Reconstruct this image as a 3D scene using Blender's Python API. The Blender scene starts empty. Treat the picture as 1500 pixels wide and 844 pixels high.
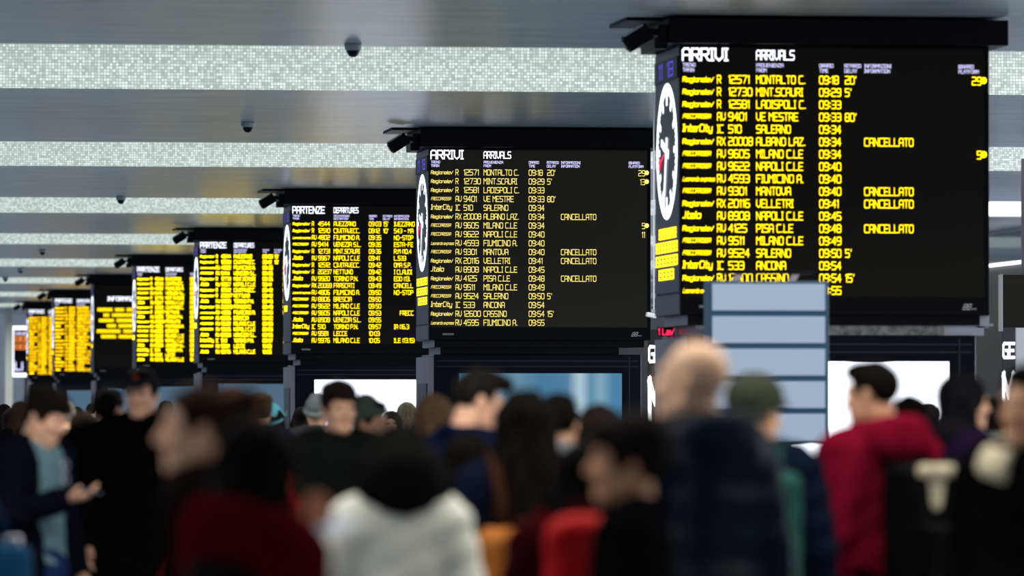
import bpy, math, random
import numpy as np
from mathutils import Matrix, Vector

# ------------------------------------------------------------------ camera, light, exposure
sc = bpy.context.scene
COL = sc.collection
FPX = 200.0 / 36.0 * 1500.0
YAW = math.atan((750 + 286) / FPX)
PITCH = math.radians(1.152)
EYE = 1.62
cam_d = bpy.data.cameras.new('camera'); cam = bpy.data.objects.new('camera', cam_d); COL.objects.link(cam)
cam_d.lens = 200.0; cam_d.sensor_width = 36.0
cam_d.clip_start = 0.5; cam_d.clip_end = 600
cam.location = (0, 0, EYE); cam.rotation_euler = (math.pi / 2 + PITCH, 0, -YAW)
cam_d.dof.use_dof = True; cam_d.dof.focus_distance = 72.0; cam_d.dof.aperture_fstop = 2.9
sc.camera = cam
vs = sc.view_settings
vs.view_transform = 'Standard'; vs.look = 'None'; vs.exposure = 0.0; vs.gamma = 1.0; vs.use_curve_mapping = False

world = bpy.data.worlds.new('world'); sc.world = world; world.use_nodes = True
bg = world.node_tree.nodes['Background']
bg.inputs[0].default_value = (0.40, 0.62, 1.0, 1); bg.inputs[1].default_value = 0.30

P = 20.85                    # bay spacing of the hall, metres
def area(name, loc, sx, sy, power, col, rot=(0, 0, 0)):
    l = bpy.data.lights.new(name, 'AREA'); l.shape = 'RECTANGLE'; l.size = sx; l.size_y = sy
    l.energy = power; l.color = col
    o = bpy.data.objects.new(name, l); o.location = loc; o.rotation_euler = rot; COL.objects.link(o)
    return o
COFFER_POWER = 1500
for k in range(-3, 8):       # the lamps inside the ceiling coffers, one per bay
    yf = 63.5 + P * k
    area('coffer_lamp', (7.5, yf - 4.0, 6.45), 32, 5.5, COFFER_POWER * (1.75 if k < 0 else 1.2), (0.95, 1.0, 0.98) if k >= 0 else (1.0, 0.93, 0.83))

for y_ in (36, 56, 76, 96, 128, 150, 172):   # unseen fill lamps added by the right wall to brighten the ceiling there
    area('right_side_fill', (23.7, y_, 2.0), 2.6, 14, 520, (0.82, 0.86, 1.0), (0, math.radians(100), 0))

# pixel (of the 1500 x 844 photograph) and depth along the hall -> place
_R = cam.rotation_euler.to_matrix()
def at(px, py, Y):
    d = _R @ Vector(((px - 750) / FPX, (422 - py) / FPX, -1.0))
    t = Y / d.y
    return Vector((d.x * t, Y, EYE + d.z * t))
def ppm(Y): return FPX / Y

# ------------------------------------------------------------------ materials
def pmat(name, col, rough=0.6, metal=0.0, noise=0.0, nscale=8.0, bump=0.0, bscale=60.0, spec=0.5, stretch=None, col2=None, sheen=0.0, coords='Object'):
    m = bpy.data.materials.new(name); m.use_nodes = True
    nt = m.node_tree; b = nt.nodes['Principled BSDF']
    b.inputs['Base Color'].default_value = (*col, 1); b.inputs['Roughness'].default_value = rough
    b.inputs['Metallic'].default_value = metal; b.inputs['Specular IOR Level'].default_value = spec
    if sheen: b.inputs['Sheen Weight'].default_value = sheen
    tc = nt.nodes.new('ShaderNodeTexCoord'); mp = nt.nodes.new('ShaderNodeMapping')
    nt.links.new(tc.outputs[coords], mp.inputs[0])
    if stretch: mp.inputs['Scale'].default_value = stretch
    if noise or col2:
        n = nt.nodes.new('ShaderNodeTexNoise'); n.inputs['Scale'].default_value = nscale; n.inputs['Detail'].default_value = 5
        nt.links.new(mp.outputs[0], n.inputs['Vector'])
        r = nt.nodes.new('ShaderNodeValToRGB'); r.color_ramp.elements[0].position = 0.3; r.color_ramp.elements[1].position = 0.7
        c2 = col2 if col2 else tuple(c * (1 + noise) for c in col)
        c1 = col if col2 else tuple(c * (1 - noise) for c in col)
        r.color_ramp.elements[0].color = (*c1, 1); r.color_ramp.elements[1].color = (*c2, 1)
        nt.links.new(n.outputs['Fac'], r.inputs[0]); nt.links.new(r.outputs[0], b.inputs['Base Color'])
    if bump:
        n2 = nt.nodes.new('ShaderNodeTexNoise'); n2.inputs['Scale'].default_value = bscale; n2.inputs['Detail'].default_value = 4
        nt.links.new(mp.outputs[0], n2.inputs['Vector'])
        bp = nt.nodes.new('ShaderNodeBump'); bp.inputs['Strength'].default_value = bump; bp.inputs['Distance'].default_value = 0.01
        nt.links.new(n2.outputs['Fac'], bp.inputs['Height']); nt.links.new(bp.outputs[0], b.inputs['Normal'])
    return m
def emat(name, col, strength, sample=False):
    m = bpy.data.materials.new(name); m.use_nodes = True
    b = m.node_tree.nodes['Principled BSDF']
    b.inputs['Base Color'].default_value = (*[c * 0.3 for c in col], 1); b.inputs['Roughness'].default_value = 0.5
    b.inputs['Emission Color'].default_value = (*col, 1); b.inputs['Emission Strength'].default_value = strength
    if not sample: m.cycles.emission_sampling = 'NONE'
    return m

def tile_mat(name, size, lo, hi):
    m = bpy.data.materials.new(name); m.use_nodes = True
    nt = m.node_tree; b = nt.nodes['Principled BSDF']; b.inputs['Roughness'].default_value = 0.35
    geo = nt.nodes.new('ShaderNodeNewGeometry'); mp = nt.nodes.new('ShaderNodeVectorMath'); mp.operation = 'SCALE'
    mp.inputs['Scale'].default_value = 1.0 / size; nt.links.new(geo.outputs['Position'], mp.inputs[0])
    fl = nt.nodes.new('ShaderNodeVectorMath'); fl.operation = 'FLOOR'; nt.links.new(mp.outputs[0], fl.inputs[0])
    wn = nt.nodes.new('ShaderNodeTexWhiteNoise'); wn.noise_dimensions = '3D'; nt.links.new(fl.outputs[0], wn.inputs['Vector'])
    r = nt.nodes.new('ShaderNodeValToRGB'); e = r.color_ramp.elements
    e[0].color = (*lo, 1); e[1].color = (*hi, 1)
    nt.links.new(wn.outputs['Value'], r.inputs[0])
    fr = nt.nodes.new('ShaderNodeVectorMath'); fr.operation = 'FRACTION'; nt.links.new(mp.outputs[0], fr.inputs[0])
    sp = nt.nodes.new('ShaderNodeSeparateXYZ'); nt.links.new(fr.outputs[0], sp.inputs[0])
    def edge(o):
        a = nt.nodes.new('ShaderNodeMath'); a.operation = 'GREATER_THAN'; a.inputs[1].default_value = 0.14
        nt.links.new(o, a.inputs[0]); return a.outputs[0]
    mu = nt.nodes.new('ShaderNodeMath'); mu.operation = 'MULTIPLY'
    nt.links.new(edge(sp.outputs['X']), mu.inputs[0]); nt.links.new(edge(sp.outputs['Z']), mu.inputs[1])
    mx = nt.nodes.new('ShaderNodeMix'); mx.data_type = 'RGBA'
    mx.inputs['A'].default_value = (lo[0] * .75, lo[1] * .75, lo[2] * .75, 1)
    nt.links.new(mu.outputs[0], mx.inputs['Factor']); nt.links.new(r.outputs[0], mx.inputs['B'])
    nt.links.new(mx.outputs['Result'], b.inputs['Base Color'])
    return m

M = {}
M['soffit'] = pmat('soffit_plaster', (0.35, 0.43, 0.51), 0.27, noise=0.12, nscale=3.0, bump=0.25, bscale=14, stretch=(0.35, 1.0, 1), spec=0.9)
M['mosaic'] = tile_mat('glass_mosaic', 0.034, (0.40, 0.44, 0.41), (0.82, 0.84, 0.79))
M['slab'] = pmat('white_slab', (0.75, 0.76, 0.76), 0.7)
M['floor'] = pmat('terrazzo', (0.22, 0.235, 0.26), 0.28, noise=0.25, nscale=30)
M['wall'] = pmat('grey_wall', (0.30, 0.33, 0.38), 0.6, noise=0.06, nscale=2)
M['glass_blue'] = pmat('blue_glass', (0.015, 0.06, 0.11), 0.08, noise=0.5, nscale=0.6)
M['dark_shop'] = pmat('dark_shop', (0.012, 0.013, 0.018), 0.35)
M['black'] = pmat('black_casing', (0.003, 0.003, 0.005), 0.45, spec=0.10, noise=0.15, nscale=4)
M['black_gloss'] = pmat('black_gloss', (0.003, 0.005, 0.012), 0.2, spec=0.18)
M['led_off'] = pmat('led_screen_off', (0.014, 0.0115, 0.008), 0.5, spec=0.12)
M['led_pale_off'] = pmat('led_screen_lit_grey', (0.045, 0.037, 0.026), 0.5, spec=0.15)
M['side_led'] = pmat('side_led_panel', (0.05, 0.052, 0.085), 0.45, spec=0.4)
M['metal'] = pmat('grey_cladding', (0.24, 0.22, 0.25), 0.42, metal=0.3, noise=0.06, nscale=3)
M['metal_dark'] = pmat('dark_cladding', (0.075, 0.07, 0.085), 0.42, metal=0.3)
M['steel'] = pmat('steel', (0.45, 0.47, 0.55), 0.35, metal=0.7)
M['stone'] = pmat('mottled_stone', (0.10, 0.105, 0.11), 0.6, col2=(0.42, 0.43, 0.42), nscale=14)
M['led_yellow'] = emat('led_yellow', (1.0, 0.74, 0.0), 2.6)
M['led_amber'] = emat('led_amber', (1.0, 0.60, 0.0), 4.2)
M['led_far'] = emat('led_bright_yellow', (1.0, 0.76, 0.0), 4.6)
M['led_pale'] = emat('led_pale_yellow', (1.0, 0.83, 0.20), 1.15)
M['led_white'] = emat('led_white', (0.86, 0.88, 1.0), 1.9)
M['clock_white'] = emat('clock_white', (0.82, 0.88, 1.0), 2.8)
M['led_white_dim'] = emat('led_lilac', (0.66, 0.64, 1.0), 1.5)
M['led_violet'] = emat('led_violet', (0.12, 0.08, 0.75), 0.8)
M['led_red'] = emat('led_red', (1.0, 0.03, 0.12), 1.6)
M['led_orange'] = emat('led_orange', (0.9, 0.28, 0.06), 0.8)
M['ad_white'] = emat('ad_screen_white', (0.86, 0.90, 1.0), 2.3, True)
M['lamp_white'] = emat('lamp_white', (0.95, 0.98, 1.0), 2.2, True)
M['white_plastic'] = pmat('white_plastic', (0.75, 0.76, 0.78), 0.4)
M['grey_plastic'] = pmat('grey_plastic', (0.32, 0.36, 0.40), 0.35)
M['cream_wall'] = pmat('cream_panel', (0.62, 0.62, 0.58), 0.5)
M['blue_edge'] = pmat('blue_bezel', (0.012, 0.05, 0.10), 0.35)

def ad_blue_mat():
    m = bpy.data.materials.new('ad_screen_blue'); m.use_nodes = True
    nt = m.node_tree; b = nt.nodes['Principled BSDF']
    b.inputs['Base Color'].default_value = (0.02, 0.05, 0.08, 1); b.inputs['Roughness'].default_value = 0.12
    tc = nt.nodes.new('ShaderNodeTexCoord'); sp = nt.nodes.new('ShaderNodeSeparateXYZ'); nt.links.new(tc.outputs['Object'], sp.inputs[0])
    mr = nt.nodes.new('ShaderNodeMapRange'); mr.inputs['From Min'].default_value = 0.35; mr.inputs['From Max'].default_value = 2.5
    nt.links.new(sp.outputs['X'], mr.inputs['Value'])
    r = nt.nodes.new('ShaderNodeValToRGB'); nt.links.new(mr.outputs[0], r.inputs[0])
    e = r.color_ramp.elements; e[0].color = (0.05, 0.15, 0.24, 1); e[1].color = (0.06, 0.19, 0.33, 1)
    for p, c in ((0.28, (0.11, 0.24, 0.34)), (0.36, (0.12, 0.24, 0.33)), (0.5, (0.055, 0.17, 0.29)), (0.66, (0.07, 0.19, 0.31)), (0.735, (0.42, 0.55, 0.62)), (0.80, (0.10, 0.24, 0.36)), (0.86, (0.20, 0.36, 0.46)), (0.93, (0.06, 0.2, 0.34))):
        q = e.new(p); q.color = (*c, 1)
    nt.links.new(r.outputs[0], b.inputs['Emission Color']); b.inputs['Emission Strength'].default_value = 1.0
    return m
M['ad_blue'] = ad_blue_mat()
M['ad_grey'] = emat('ad_screen_grey', (0.07, 0.13, 0.20), 0.9, True)
M['monitor'] = emat('monitor_grey_blue', (0.36, 0.47, 0.63), 0.52, True)

# ------------------------------------------------------------------ mesh helpers
class MB:
    def __init__(s, f=None): s.v = []; s.q = []; s.mi = []; s.cur = 0; s.f = f
    def p(s, x, y, z):
        s.v.append(s.f(x, y, z) if s.f else (x, y, z)); return len(s.v) - 1
    def face(s, *i): s.q.append(i); s.mi.append(s.cur)
    def box(s, x0, x1, y0, y1, z0, z1):
        i = [s.p(x, y, z) for z in (z0, z1) for (x, y) in ((x0, y0), (x1, y0), (x1, y1), (x0, y1))]
        for a in ((0, 3, 2, 1), (4, 5, 6, 7), (0, 1, 5, 4), (1, 2, 6, 5), (2, 3, 7, 6), (3, 0, 4, 7)): s.face(*[i[j] for j in a])
        return s
    def obox(s, c, size, R):
        i = []
        for z in (-.5, .5):
            for (x, y) in ((-.5, -.5), (.5, -.5), (.5, .5), (-.5, .5)):
                w = Vector(c) + R @ Vector((x * size[0], y * size[1], z * size[2])); i.append(s.p(*w))
        for a in ((0, 3, 2, 1), (4, 5, 6, 7), (0, 1, 5, 4), (1, 2, 6, 5), (2, 3, 7, 6), (3, 0, 4, 7)): s.face(*[i[j] for j in a])
        return s
    def tube(s, pts, r, n=10, cap=True):
        pts = [Vector(p) for p in pts]; rs = r if isinstance(r, (list, tuple)) else [r] * len(pts)
        rings = []
        for a, c in enumerate(pts):
            t = (pts[min(a + 1, len(pts) - 1)] - pts[max(a - 1, 0)]).normalized()
            u = t.orthogonal().normalized() if a == 0 else (u - t * u.dot(t)).normalized()
            w = t.cross(u)
            rings.append([s.p(*(c + (u * math.cos(2 * math.pi * k / n) + w * math.sin(2 * math.pi * k / n)) * rs[a])) for k in range(n)])
        for a in range(len(rings) - 1):
            for k in range(n): s.face(rings[a][k], rings[a][(k + 1) % n], rings[a + 1][(k + 1) % n], rings[a + 1][k])
        if cap: s.face(*rings[0][::-1]); s.face(*rings[-1])
        return s
    def lathe(s, prof, c, n=24):          # prof: (radius, z)
        rings = [[s.p(c[0] + r * math.cos(2 * math.pi * k / n), c[1] + r * math.sin(2 * math.pi * k / n), c[2] + z) for k in range(n)] for r, z in prof]
        for a in range(len(rings) - 1):
            for k in range(n): s.face(rings[a][k], rings[a][(k + 1) % n], rings[a + 1][(k + 1) % n], rings[a + 1][k])
        s.face(*rings[0][::-1]); s.face(*rings[-1]); return s
    def build(s, name, mats, parent=None, smooth=False, bevel=0.0):
        me = bpy.data.meshes.new(name); me.from_pydata(s.v, [], s.q)
        if not isinstance(mats, (list, tuple)): mats = [mats]
        for m in mats: me.materials.append(m)
        if len(mats) > 1: me.polygons.foreach_set('material_index', s.mi)
        if smooth: me.polygons.foreach_set('use_smooth', [True] * len(me.polygons))
        me.update()
        o = bpy.data.objects.new(name, me); COL.objects.link(o)
        if parent: o.parent = parent
        if bevel:
            b = o.modifiers.new('bevel', 'BEVEL'); b.width = bevel; b.segments = 2; b.limit_method = 'ANGLE'
        return o
def tag(o, label=None, cat=None, group=None, kind=None):
    if label: o['label'] = label
    if cat: o['category'] = cat
    if group: o['group'] = group
    if kind: o['kind'] = kind
    return o
def thing(name, loc, label, cat, group=None, rz=0.0):
    o = bpy.data.objects.new(name, None); COL.objects.link(o); o.location = loc; o.rotation_euler = (0, 0, rz)
    o.empty_display_size = 0.2
    return tag(o, label, cat, group)

# ------------------------------------------------------------------ stroke font of the LED boards (4 x 6 cells)
O_ = [(0, 0.8), (0.8, 0), (3.2, 0), (4, 0.8), (4, 5.2), (3.2, 6), (0.8, 6), (0, 5.2), (0, 0.8)]
G = {
 'A': [[(0, 0), (0, 5), (1, 6), (3, 6), (4, 5), (4, 0)], [(0, 2.6), (4, 2.6)]],
 'B': [[(0, 0), (0, 6), (3.2, 6), (4, 5.2), (4, 3.8), (3.2, 3), (0, 3)], [(3.2, 3), (4, 2.2), (4, .8), (3.2, 0), (0, 0)]],
 'C': [[(4, 6), (.8, 6), (0, 5.2), (0, .8), (.8, 0), (4, 0)]],
 'D': [[(0, 0), (0, 6), (3, 6), (4, 5), (4, 1), (3, 0), (0, 0)]],
 'E': [[(4, 6), (0, 6), (0, 0), (4, 0)], [(0, 3), (3.4, 3)]],
 'F': [[(4, 6), (0, 6), (0, 0)], [(0, 3), (3.4, 3)]],
 'G': [[(4, 6), (.8, 6), (0, 5.2), (0, .8), (.8, 0), (4, 0), (4, 3), (2.2, 3)]],
 'H': [[(0, 0), (0, 6)], [(4, 0), (4, 6)], [(0, 3), (4, 3)]],
 'I': [[(0, 0), (1.6, 0)], [(.8, 0), (.8, 6)], [(0, 6), (1.6, 6)]],
 'L': [[(0, 6), (0, 0), (4, 0)]],
 'M': [[(0, 0), (0, 6), (2, 3.4), (4, 6), (4, 0)]],
 'N': [[(0, 0), (0, 6), (4, 0), (4, 6)]],
 'O': [O_], 'P': [[(0, 0), (0, 6), (3.2, 6), (4, 5.2), (4, 3.4), (3.2, 2.6), (0, 2.6)]],
 'R': [[(0, 0), (0, 6), (3.2, 6), (4, 5.2), (4, 3.6), (3.2, 2.8), (0, 2.8)], [(2, 2.8), (4, 0)]],
 'S': [[(4, 6), (.8, 6), (0, 5.2), (0, 3.6), (.8, 3), (3.2, 3), (4, 2.4), (4, .8), (3.2, 0), (0, 0)]],
 'T': [[(0, 6), (4, 6)], [(2, 6), (2, 0)]],
 'U': [[(0, 6), (0, .8), (.8, 0), (3.2, 0), (4, .8), (4, 6)]],
 'V': [[(0, 6), (0, 1.6), (2, 0), (4, 1.6), (4, 6)]],
 'X': [[(0, 0), (4, 6)], [(0, 6), (4, 0)]],
 'Y': [[(0, 6), (2, 3), (4, 6)], [(2, 3), (2, 0)]],
 'Z': [[(0, 6), (4, 6), (0, 0), (4, 0)]],
 '0': [O_], '1': [[(.2, 5), (1.2, 6), (1.2, 0)]],
 '2': [[(0, 6), (3.2, 6), (4, 5.2), (4, 3.6), (3.2, 3), (.8, 3), (0, 2.4), (0, 0), (4, 0)]],
 '3': [[(0, 6), (3.2, 6), (4, 5.2), (4, .8), (3.2, 0), (0, 0)], [(.8, 3), (4, 3)]],
 '4': [[(3, 0), (3, 6), (0, 2), (4, 2)]],
 '5': [[(4, 6), (0, 6), (0, 3.2), (3.2, 3.2), (4, 2.5), (4, .8), (3.2, 0), (0, 0)]],
 '6': [[(3.6, 6), (.8, 6), (0, 5.2), (0, .8), (.8, 0), (3.2, 0), (4, .8), (4, 2.4), (3.2, 3.2), (0, 3.2)]],
 '7': [[(0, 6), (4, 6), (1.6, 0)]],
 '8': [O_, [(0, 3), (4, 3)]],
 '9': [[(0.4, 0), (3.2, 0), (4, .8), (4, 5.2), (3.2, 6), (.8, 6), (0, 5.2), (0, 3.6), (.8, 2.8), (4, 2.8)]],
 '.': [[(.1, 0.2), (.9, 0.2)]], ':': [[(.1, 1.5), (1.1, 1.5)], [(.1, 4.3), (1.1, 4.3)]], "'": [[(.8, 6), (.3, 4.6)]],
 '-': [[(.4, 3), (3.4, 3)]], '(': [[(1.2, 6), (.3, 4.5), (.3, 1.5), (1.2, 0)]], ')': [[(.2, 6), (1.1, 4.5), (1.1, 1.5), (.2, 0)]],
 '*': [[(.2, 2.2), (2.2, 2.2)], [(.2, 3.0), (2.2, 3.0)], [(.2, 3.8), (2.2, 3.8)]],
 '#': [[(0, .4), (4, .4), (4, 5.6), (0, 5.6), (0, .4)], [(0, 3), (4, 3)]],
 'a': [[(0.4, 4), (3.4, 4), (4, 3.4), (4, 0), (.6, 0), (0, .6), (0, 1.6), (.6, 2.2), (4, 2.2)]],
 'c': [[(4, 4), (.6, 4), (0, 3.4), (0, .6), (.6, 0), (4, 0)]],
 'd': [[(4, 6), (4, 0), (.6, 0), (0, .6), (0, 3.4), (.6, 4), (4, 4)]],
 'e': [[(0, 2), (4, 2), (4, 3.4), (3.4, 4), (.6, 4), (0, 3.4), (0, .6), (.6, 0), (3.8, 0)]],
 'g': [[(4, 0), (.6, 0), (0, .6), (0, 3.4), (.6, 4), (4, 4), (4, -1.6), (.4, -1.6)]],
 'i': [[(.4, 0), (.4, 4)], [(.4, 5.4), (.4, 5.8)]],
 'l': [[(.4, 0), (.4, 6)]],
 'n': [[(0, 0), (0, 4), (3.4, 4), (4, 3.4), (4, 0)]],
 'o': [[(0, .6), (.6, 0), (3.4, 0), (4, .6), (4, 3.4), (3.4, 4), (.6, 4), (0, 3.4), (0, .6)]],
 'p': [[(0, -1.6), (0, 4), (3.4, 4), (4, 3.4), (4, .6), (3.4, 0), (0, 0)]],
 'r': [[(0, 0), (0, 4), (2.6, 4)]],
 's': [[(4, 4), (.4, 4), (0, 3.2), (.4, 2.2), (3.6, 1.8), (4, .8), (3.6, 0), (0, 0)]],
 't': [[(1, 6), (1, .6), (1.6, 0), (3, 0)], [(0, 4), (3, 4)]],
 'x': [[(0, 0), (4, 4)], [(0, 4), (4, 0)]],
 'y': [[(0, 4), (0, .6), (.6, 0), (4, 0)], [(4, 4), (4, -1.6), (.8, -1.6)]],
 'v': [[(0, 4), (1.6, 0), (4.6, 5.6)]],
}
NARROW = {'I': 1.6, '.': 1.0, ':': 1.2, "'": 1.0, '1': 1.6, '(': 1.4, ')': 1.4, 'i': .8, 'l': .8, 'r': 2.6, 't': 3.0, '*': 2.4, ' ': 1.6}
def stroke(mb, pts, w, f):
    for (a, b) in zip(pts[:-1], pts[1:]):
        dx, dz = b[0] - a[0], b[1] - a[1]; L = math.hypot(dx, dz) or 1e-6
        ux, uz = dx / L * w / 2, dz / L * w / 2
        q = [(a[0] - ux - uz, a[1] - uz + ux), (a[0] - ux + uz, a[1] - uz - ux), (b[0] + ux + uz, b[1] + uz - ux), (b[0] + ux - uz, b[1] + uz + ux)]
        mb.face(*[mb.p(*f(x, z)) for x, z in q])
def WID(c, s): return (3.5 if c == ' ' and '#' in s else NARROW.get(c, 4.0))
def text(mb, s, u, v, h, place, adv=None, fit=None, w=0.85, slant=0.0, right=False, gap=1.15):
    """lettering of cap height h from (u, v); place(u, v) gives the point on the panel"""
    zs = h / 6.0
    tot = sum(WID(c, s) + gap for c in s) - gap
    xs = (fit / tot) if fit else ((adv or 0.0462) / 5.2)
    if right: u = u - tot * xs
    x = 0.0
    for c in s:
        for st in G.get(c, []):
            dx = x
            def f(a, b, dx=dx): return place(u + (a + dx) * xs + slant * b * zs, v + b * zs)
            # keep the stroke width even although the cells are narrower than tall
            stroke(mb, st, w, f)
        x += WID(c, s) + gap

# ------------------------------------------------------------------ the hall
Z0 = 5.12                     # underside of the ceiling beams
X0, X1 = -9.0, 24.0
YEND = 226.0
def structure(mb, name, mats): return tag(mb.build(name, mats), kind='structure')
structure(MB().box(X0, X1, -14, YEND, -0.12, 0.0), 'floor', M['floor'])
structure(MB().box(X0, X1, -14, YEND, 6.75, 6.9), 'ceiling', M['slab'])
n = 1
for k in range(-3, 9):
    y0 = 63.5 + P * (k - 1); y1 = y0 + P - 7.9
    if k == 8: y1 = YEND
    mb = MB(); mb.box(X0, X1, y0, min(y1, YEND), Z0, 6.75)
    mb.mi[2] = 1              # the face towards the camera carries the mosaic
    o = structure(mb, 'ceiling_beam' if k == -3 else 'ceiling_beam.%03d' % (k + 3), [M['soffit'], M['mosaic']])
    mb2 = MB()                # shadow gap across the middle of each beam
structure(MB().box(X1, X1 + .3, -14, YEND, 0, 4.36), 'wall_right', M['dark_shop'])
structure(MB().box(X1, X1 + .3, -14, YEND, 5.06, 6.9), 'wall_right.001', M['wall'])
structure(MB().box(X1 + .12, X1 + .2, -14, YEND, 4.36, 5.06), 'window_1', M['glass_blue'])
structure(MB().box(X0, X1 + .3, YEND, YEND + .3, 0, 6.9), 'wall_back', pmat('pale_blue_grey_wall', (.42, .48, .58), .6, noise=.05, nscale=2))
area('end_wall_fill', (8, YEND - 6, 5.0), 14, 1.0, 260, (.9, .95, 1.0), (math.radians(55), 0, 0))  # unseen fill lamp added to brighten the far end wall
for xx in (X0,):
    for k in range(0, 12):    # piers along the open platform side
        pass
t = thing('wall_light_tube', (X1 - .1, 113, 4.40), 'long thin white light tube under the dark blue glass by the big board', 'light')
MB().box(-.06, .06, -6, 6, -.028, .028).build('tube', M['lamp_white'], t)
MB().box(.06, .1, -6, 6, -.03, .03).build('tube_holder', M['white_plastic'], t)
t = thing('mosaic_glow_panel', (22.6, 104.3 - .32, 5.2), 'glowing white panel standing in for brightly lit ceiling mosaic right of the nearest board', 'light')  # made-up glowing panel in place of the strongly lit mosaic strip
MB().box(-1.5, 1.35, -.02, .0, -.1, .15).build('glow_sheet', M['lamp_white'], t)
MB().box(-1.55, 1.4, 0, .25, -.12, .2).build('housing', M['white_plastic'], t)

# the far end on the left: pillar, dark doorway and a framed display
structure(MB().box(4.5, 7.35, YEND - .12, YEND, 0, 5.0), 'door_1', M['dark_shop'])
q = at(13, 520, 212)
structure(MB().box(q.x - .14, q.x + .14, 211.85, 212.15, 0, Z0), 'trim_1', M['cream_wall'])
q = at(15, 552, 216); q2 = at(62, 478, 216)
t = thing('framed_wall_display', (q.x, 216, q.z), 'white framed dark display with orange lettering at the far left end of the hall', 'display')
w_, h_ = q2.x - q.x, q2.z - q.z
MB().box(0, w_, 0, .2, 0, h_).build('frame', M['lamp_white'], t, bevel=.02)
MB().box(.13, w_ - .13, -.02, 0, .13, h_ - .13).build('screen', M['black'], t)
mb = MB(); pl = lambda u, v: (u, -.03, v)
text(mb, '#####', .2, h_ - .32, .09, pl, fit=w_ - .4); mb.cur = 1
text(mb, '####', .2, h_ - .60, .22, pl, fit=w_ - .45, w=1.3); text(mb, '####', .2, h_ - .88, .2, pl, fit=w_ - .45, w=1.3); mb.cur = 2
text(mb, 'Lib', .2, .26, .28, pl, fit=.5, w=1.1)
mb.build('lettering', [M['led_white_dim'], M['led_orange'], M['led_white_dim']], t)
MB().box(w_ / 2 - .06, w_ / 2 + .06, .05, .15, -q.z, 0).build('post', M['metal_dark'], t)

# ------------------------------------------------------------------ the boards and the kiosks under them
CAP = .069; SIZE = 2.84; DEPTH = 1.5
ARR = [('R', 'R', '12571', 'MONTALTO C.', '09:18', "20'", '', '29*'), ('R', 'R', '12730', 'MINT.SCAURI', '09:29', "5'", '', '13*'),
 ('R', 'R', '12581', 'LADISPOLI C.', '09:33', '', '', ''), ('F', 'AV', '9401', 'VE MESTRE', '09:33', "80'", '', ''),
 ('I', 'IC', '510', 'SALERNO', '09:34', '', '', ''), ('R', 'RX', '20008', 'ALBANO LAZ.', '09:34', '', 'CANCELLATO', ''),
 ('F', 'AV', '9605', 'MILANO C.LE', '09:34', '', '', '5*'), ('F', 'AV', '9622', 'NAPOLI C.LE', '09:40', '', '', '11 '),
 ('L', 'RV', '4593', 'FIUMICINO A.', '09:40', '', '', ''), ('F', 'AV', '9301', 'MANTOVA', '09:40', '', 'CANCELLATO', ''),
 ('R', 'RX', '20116', 'VELLETRI', '09:41', '', 'CANCELLATO', ''), ('T', 'AV', '8908', 'NAPOLI C.LE', '09:45', '', '', ''),
 ('R', 'RV', '4125', 'PISA C.LE', '09:48', '', 'CANCELLATO', ''), ('F', 'AV', '9511', 'MILANO C.LE', '09:49', '', '', ''),
 ('F', 'AV', '9524', 'SALERNO', '09:50', "5'", '', ''), ('I', 'IC', '533', 'ANCONA', '09:54', '', '', ''),
 ('R', 'RV', '12600', 'CASSINO', '09:54', "15'", '', ''), ('L', 'RV', '4595', 'FIUMICINO A.', '09:55', '', '', '')]
DEP = [('R', 'R', '4544', 'AVEZZANO', '09:03', "15'", 'IVEZZANO', ''), ('R', 'R', '12510', 'CIVITAVECC.', '09:12', "10'", '543 - MA', ''),
 ('L', 'RV', '4802', 'FIUMICINO A.', '09:35', '', 'NO-STOP', ''), ('F', 'AV', '9414', 'VENEZIA S.L.', '09:35', '', 'ESTA-FE', ''),
 ('R', 'R', '12731', 'MINT.SCAURI', '09:36', '', 'R.M (10.4', ''), ('T', 'AV', '9967', 'NAPOLI C.LE', '09:41', '', 'L.533', ''),
 ('R', 'R', '12512', 'CIVITAVECC.', '09:42', '', 'OMA S.P.', ''), ('R', 'R', '20237', 'NETTUNO', '09:42', '', 'I CLAUDI', ''),
 ('T', 'AV', '9920', 'TORINO P.N.', '09:43', '', 'EDO (13.', ''), ('R', 'RX', '20069', 'FRASCATI', '09:49', '', 'CANCELL', ''),
 ('L', 'RV', '4806', 'FIUMICINO A.', '09:50', '', 'NO-STOP', ''), ('F', 'AV', '8806', 'BRESCIA', '09:50', '', '', ''),
 ('F', 'AV', '9622', 'MILANO C.LE', '09:50', '', '', ''), ('F', 'AV', '9605', 'NAPOLI C.LE', '09:53', '', '    FRECC', ''),
 ('T', 'AV', '8908', 'VENEZIA S.L.', '09:55', '', '', ''), ('I', 'IC', '510', 'TORINO P.N.', '09:57', '', 'IA (16.3', ''),
 ('F', 'AV', '9581', 'LECCE', '10:03', '', '', ''), ('T', 'AV', '9976', 'MILANO C.LE', '10:05', '', 'ILE (13.15)', '')]
LOGO = {'R': 'Regionalev', 'F': 'FRECCIAROSSA', 'I': 'InterCity', 'T': '.italo', 'L': 'Leonardo express'}
LOGOW = {'R': .275, 'F': .25, 'I': .265, 'T': .16, 'L': .29}
def zrel(y): return EYE + (590 - y) / 164.3
def xrel(x): return (x - 997) / 164.3

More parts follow.
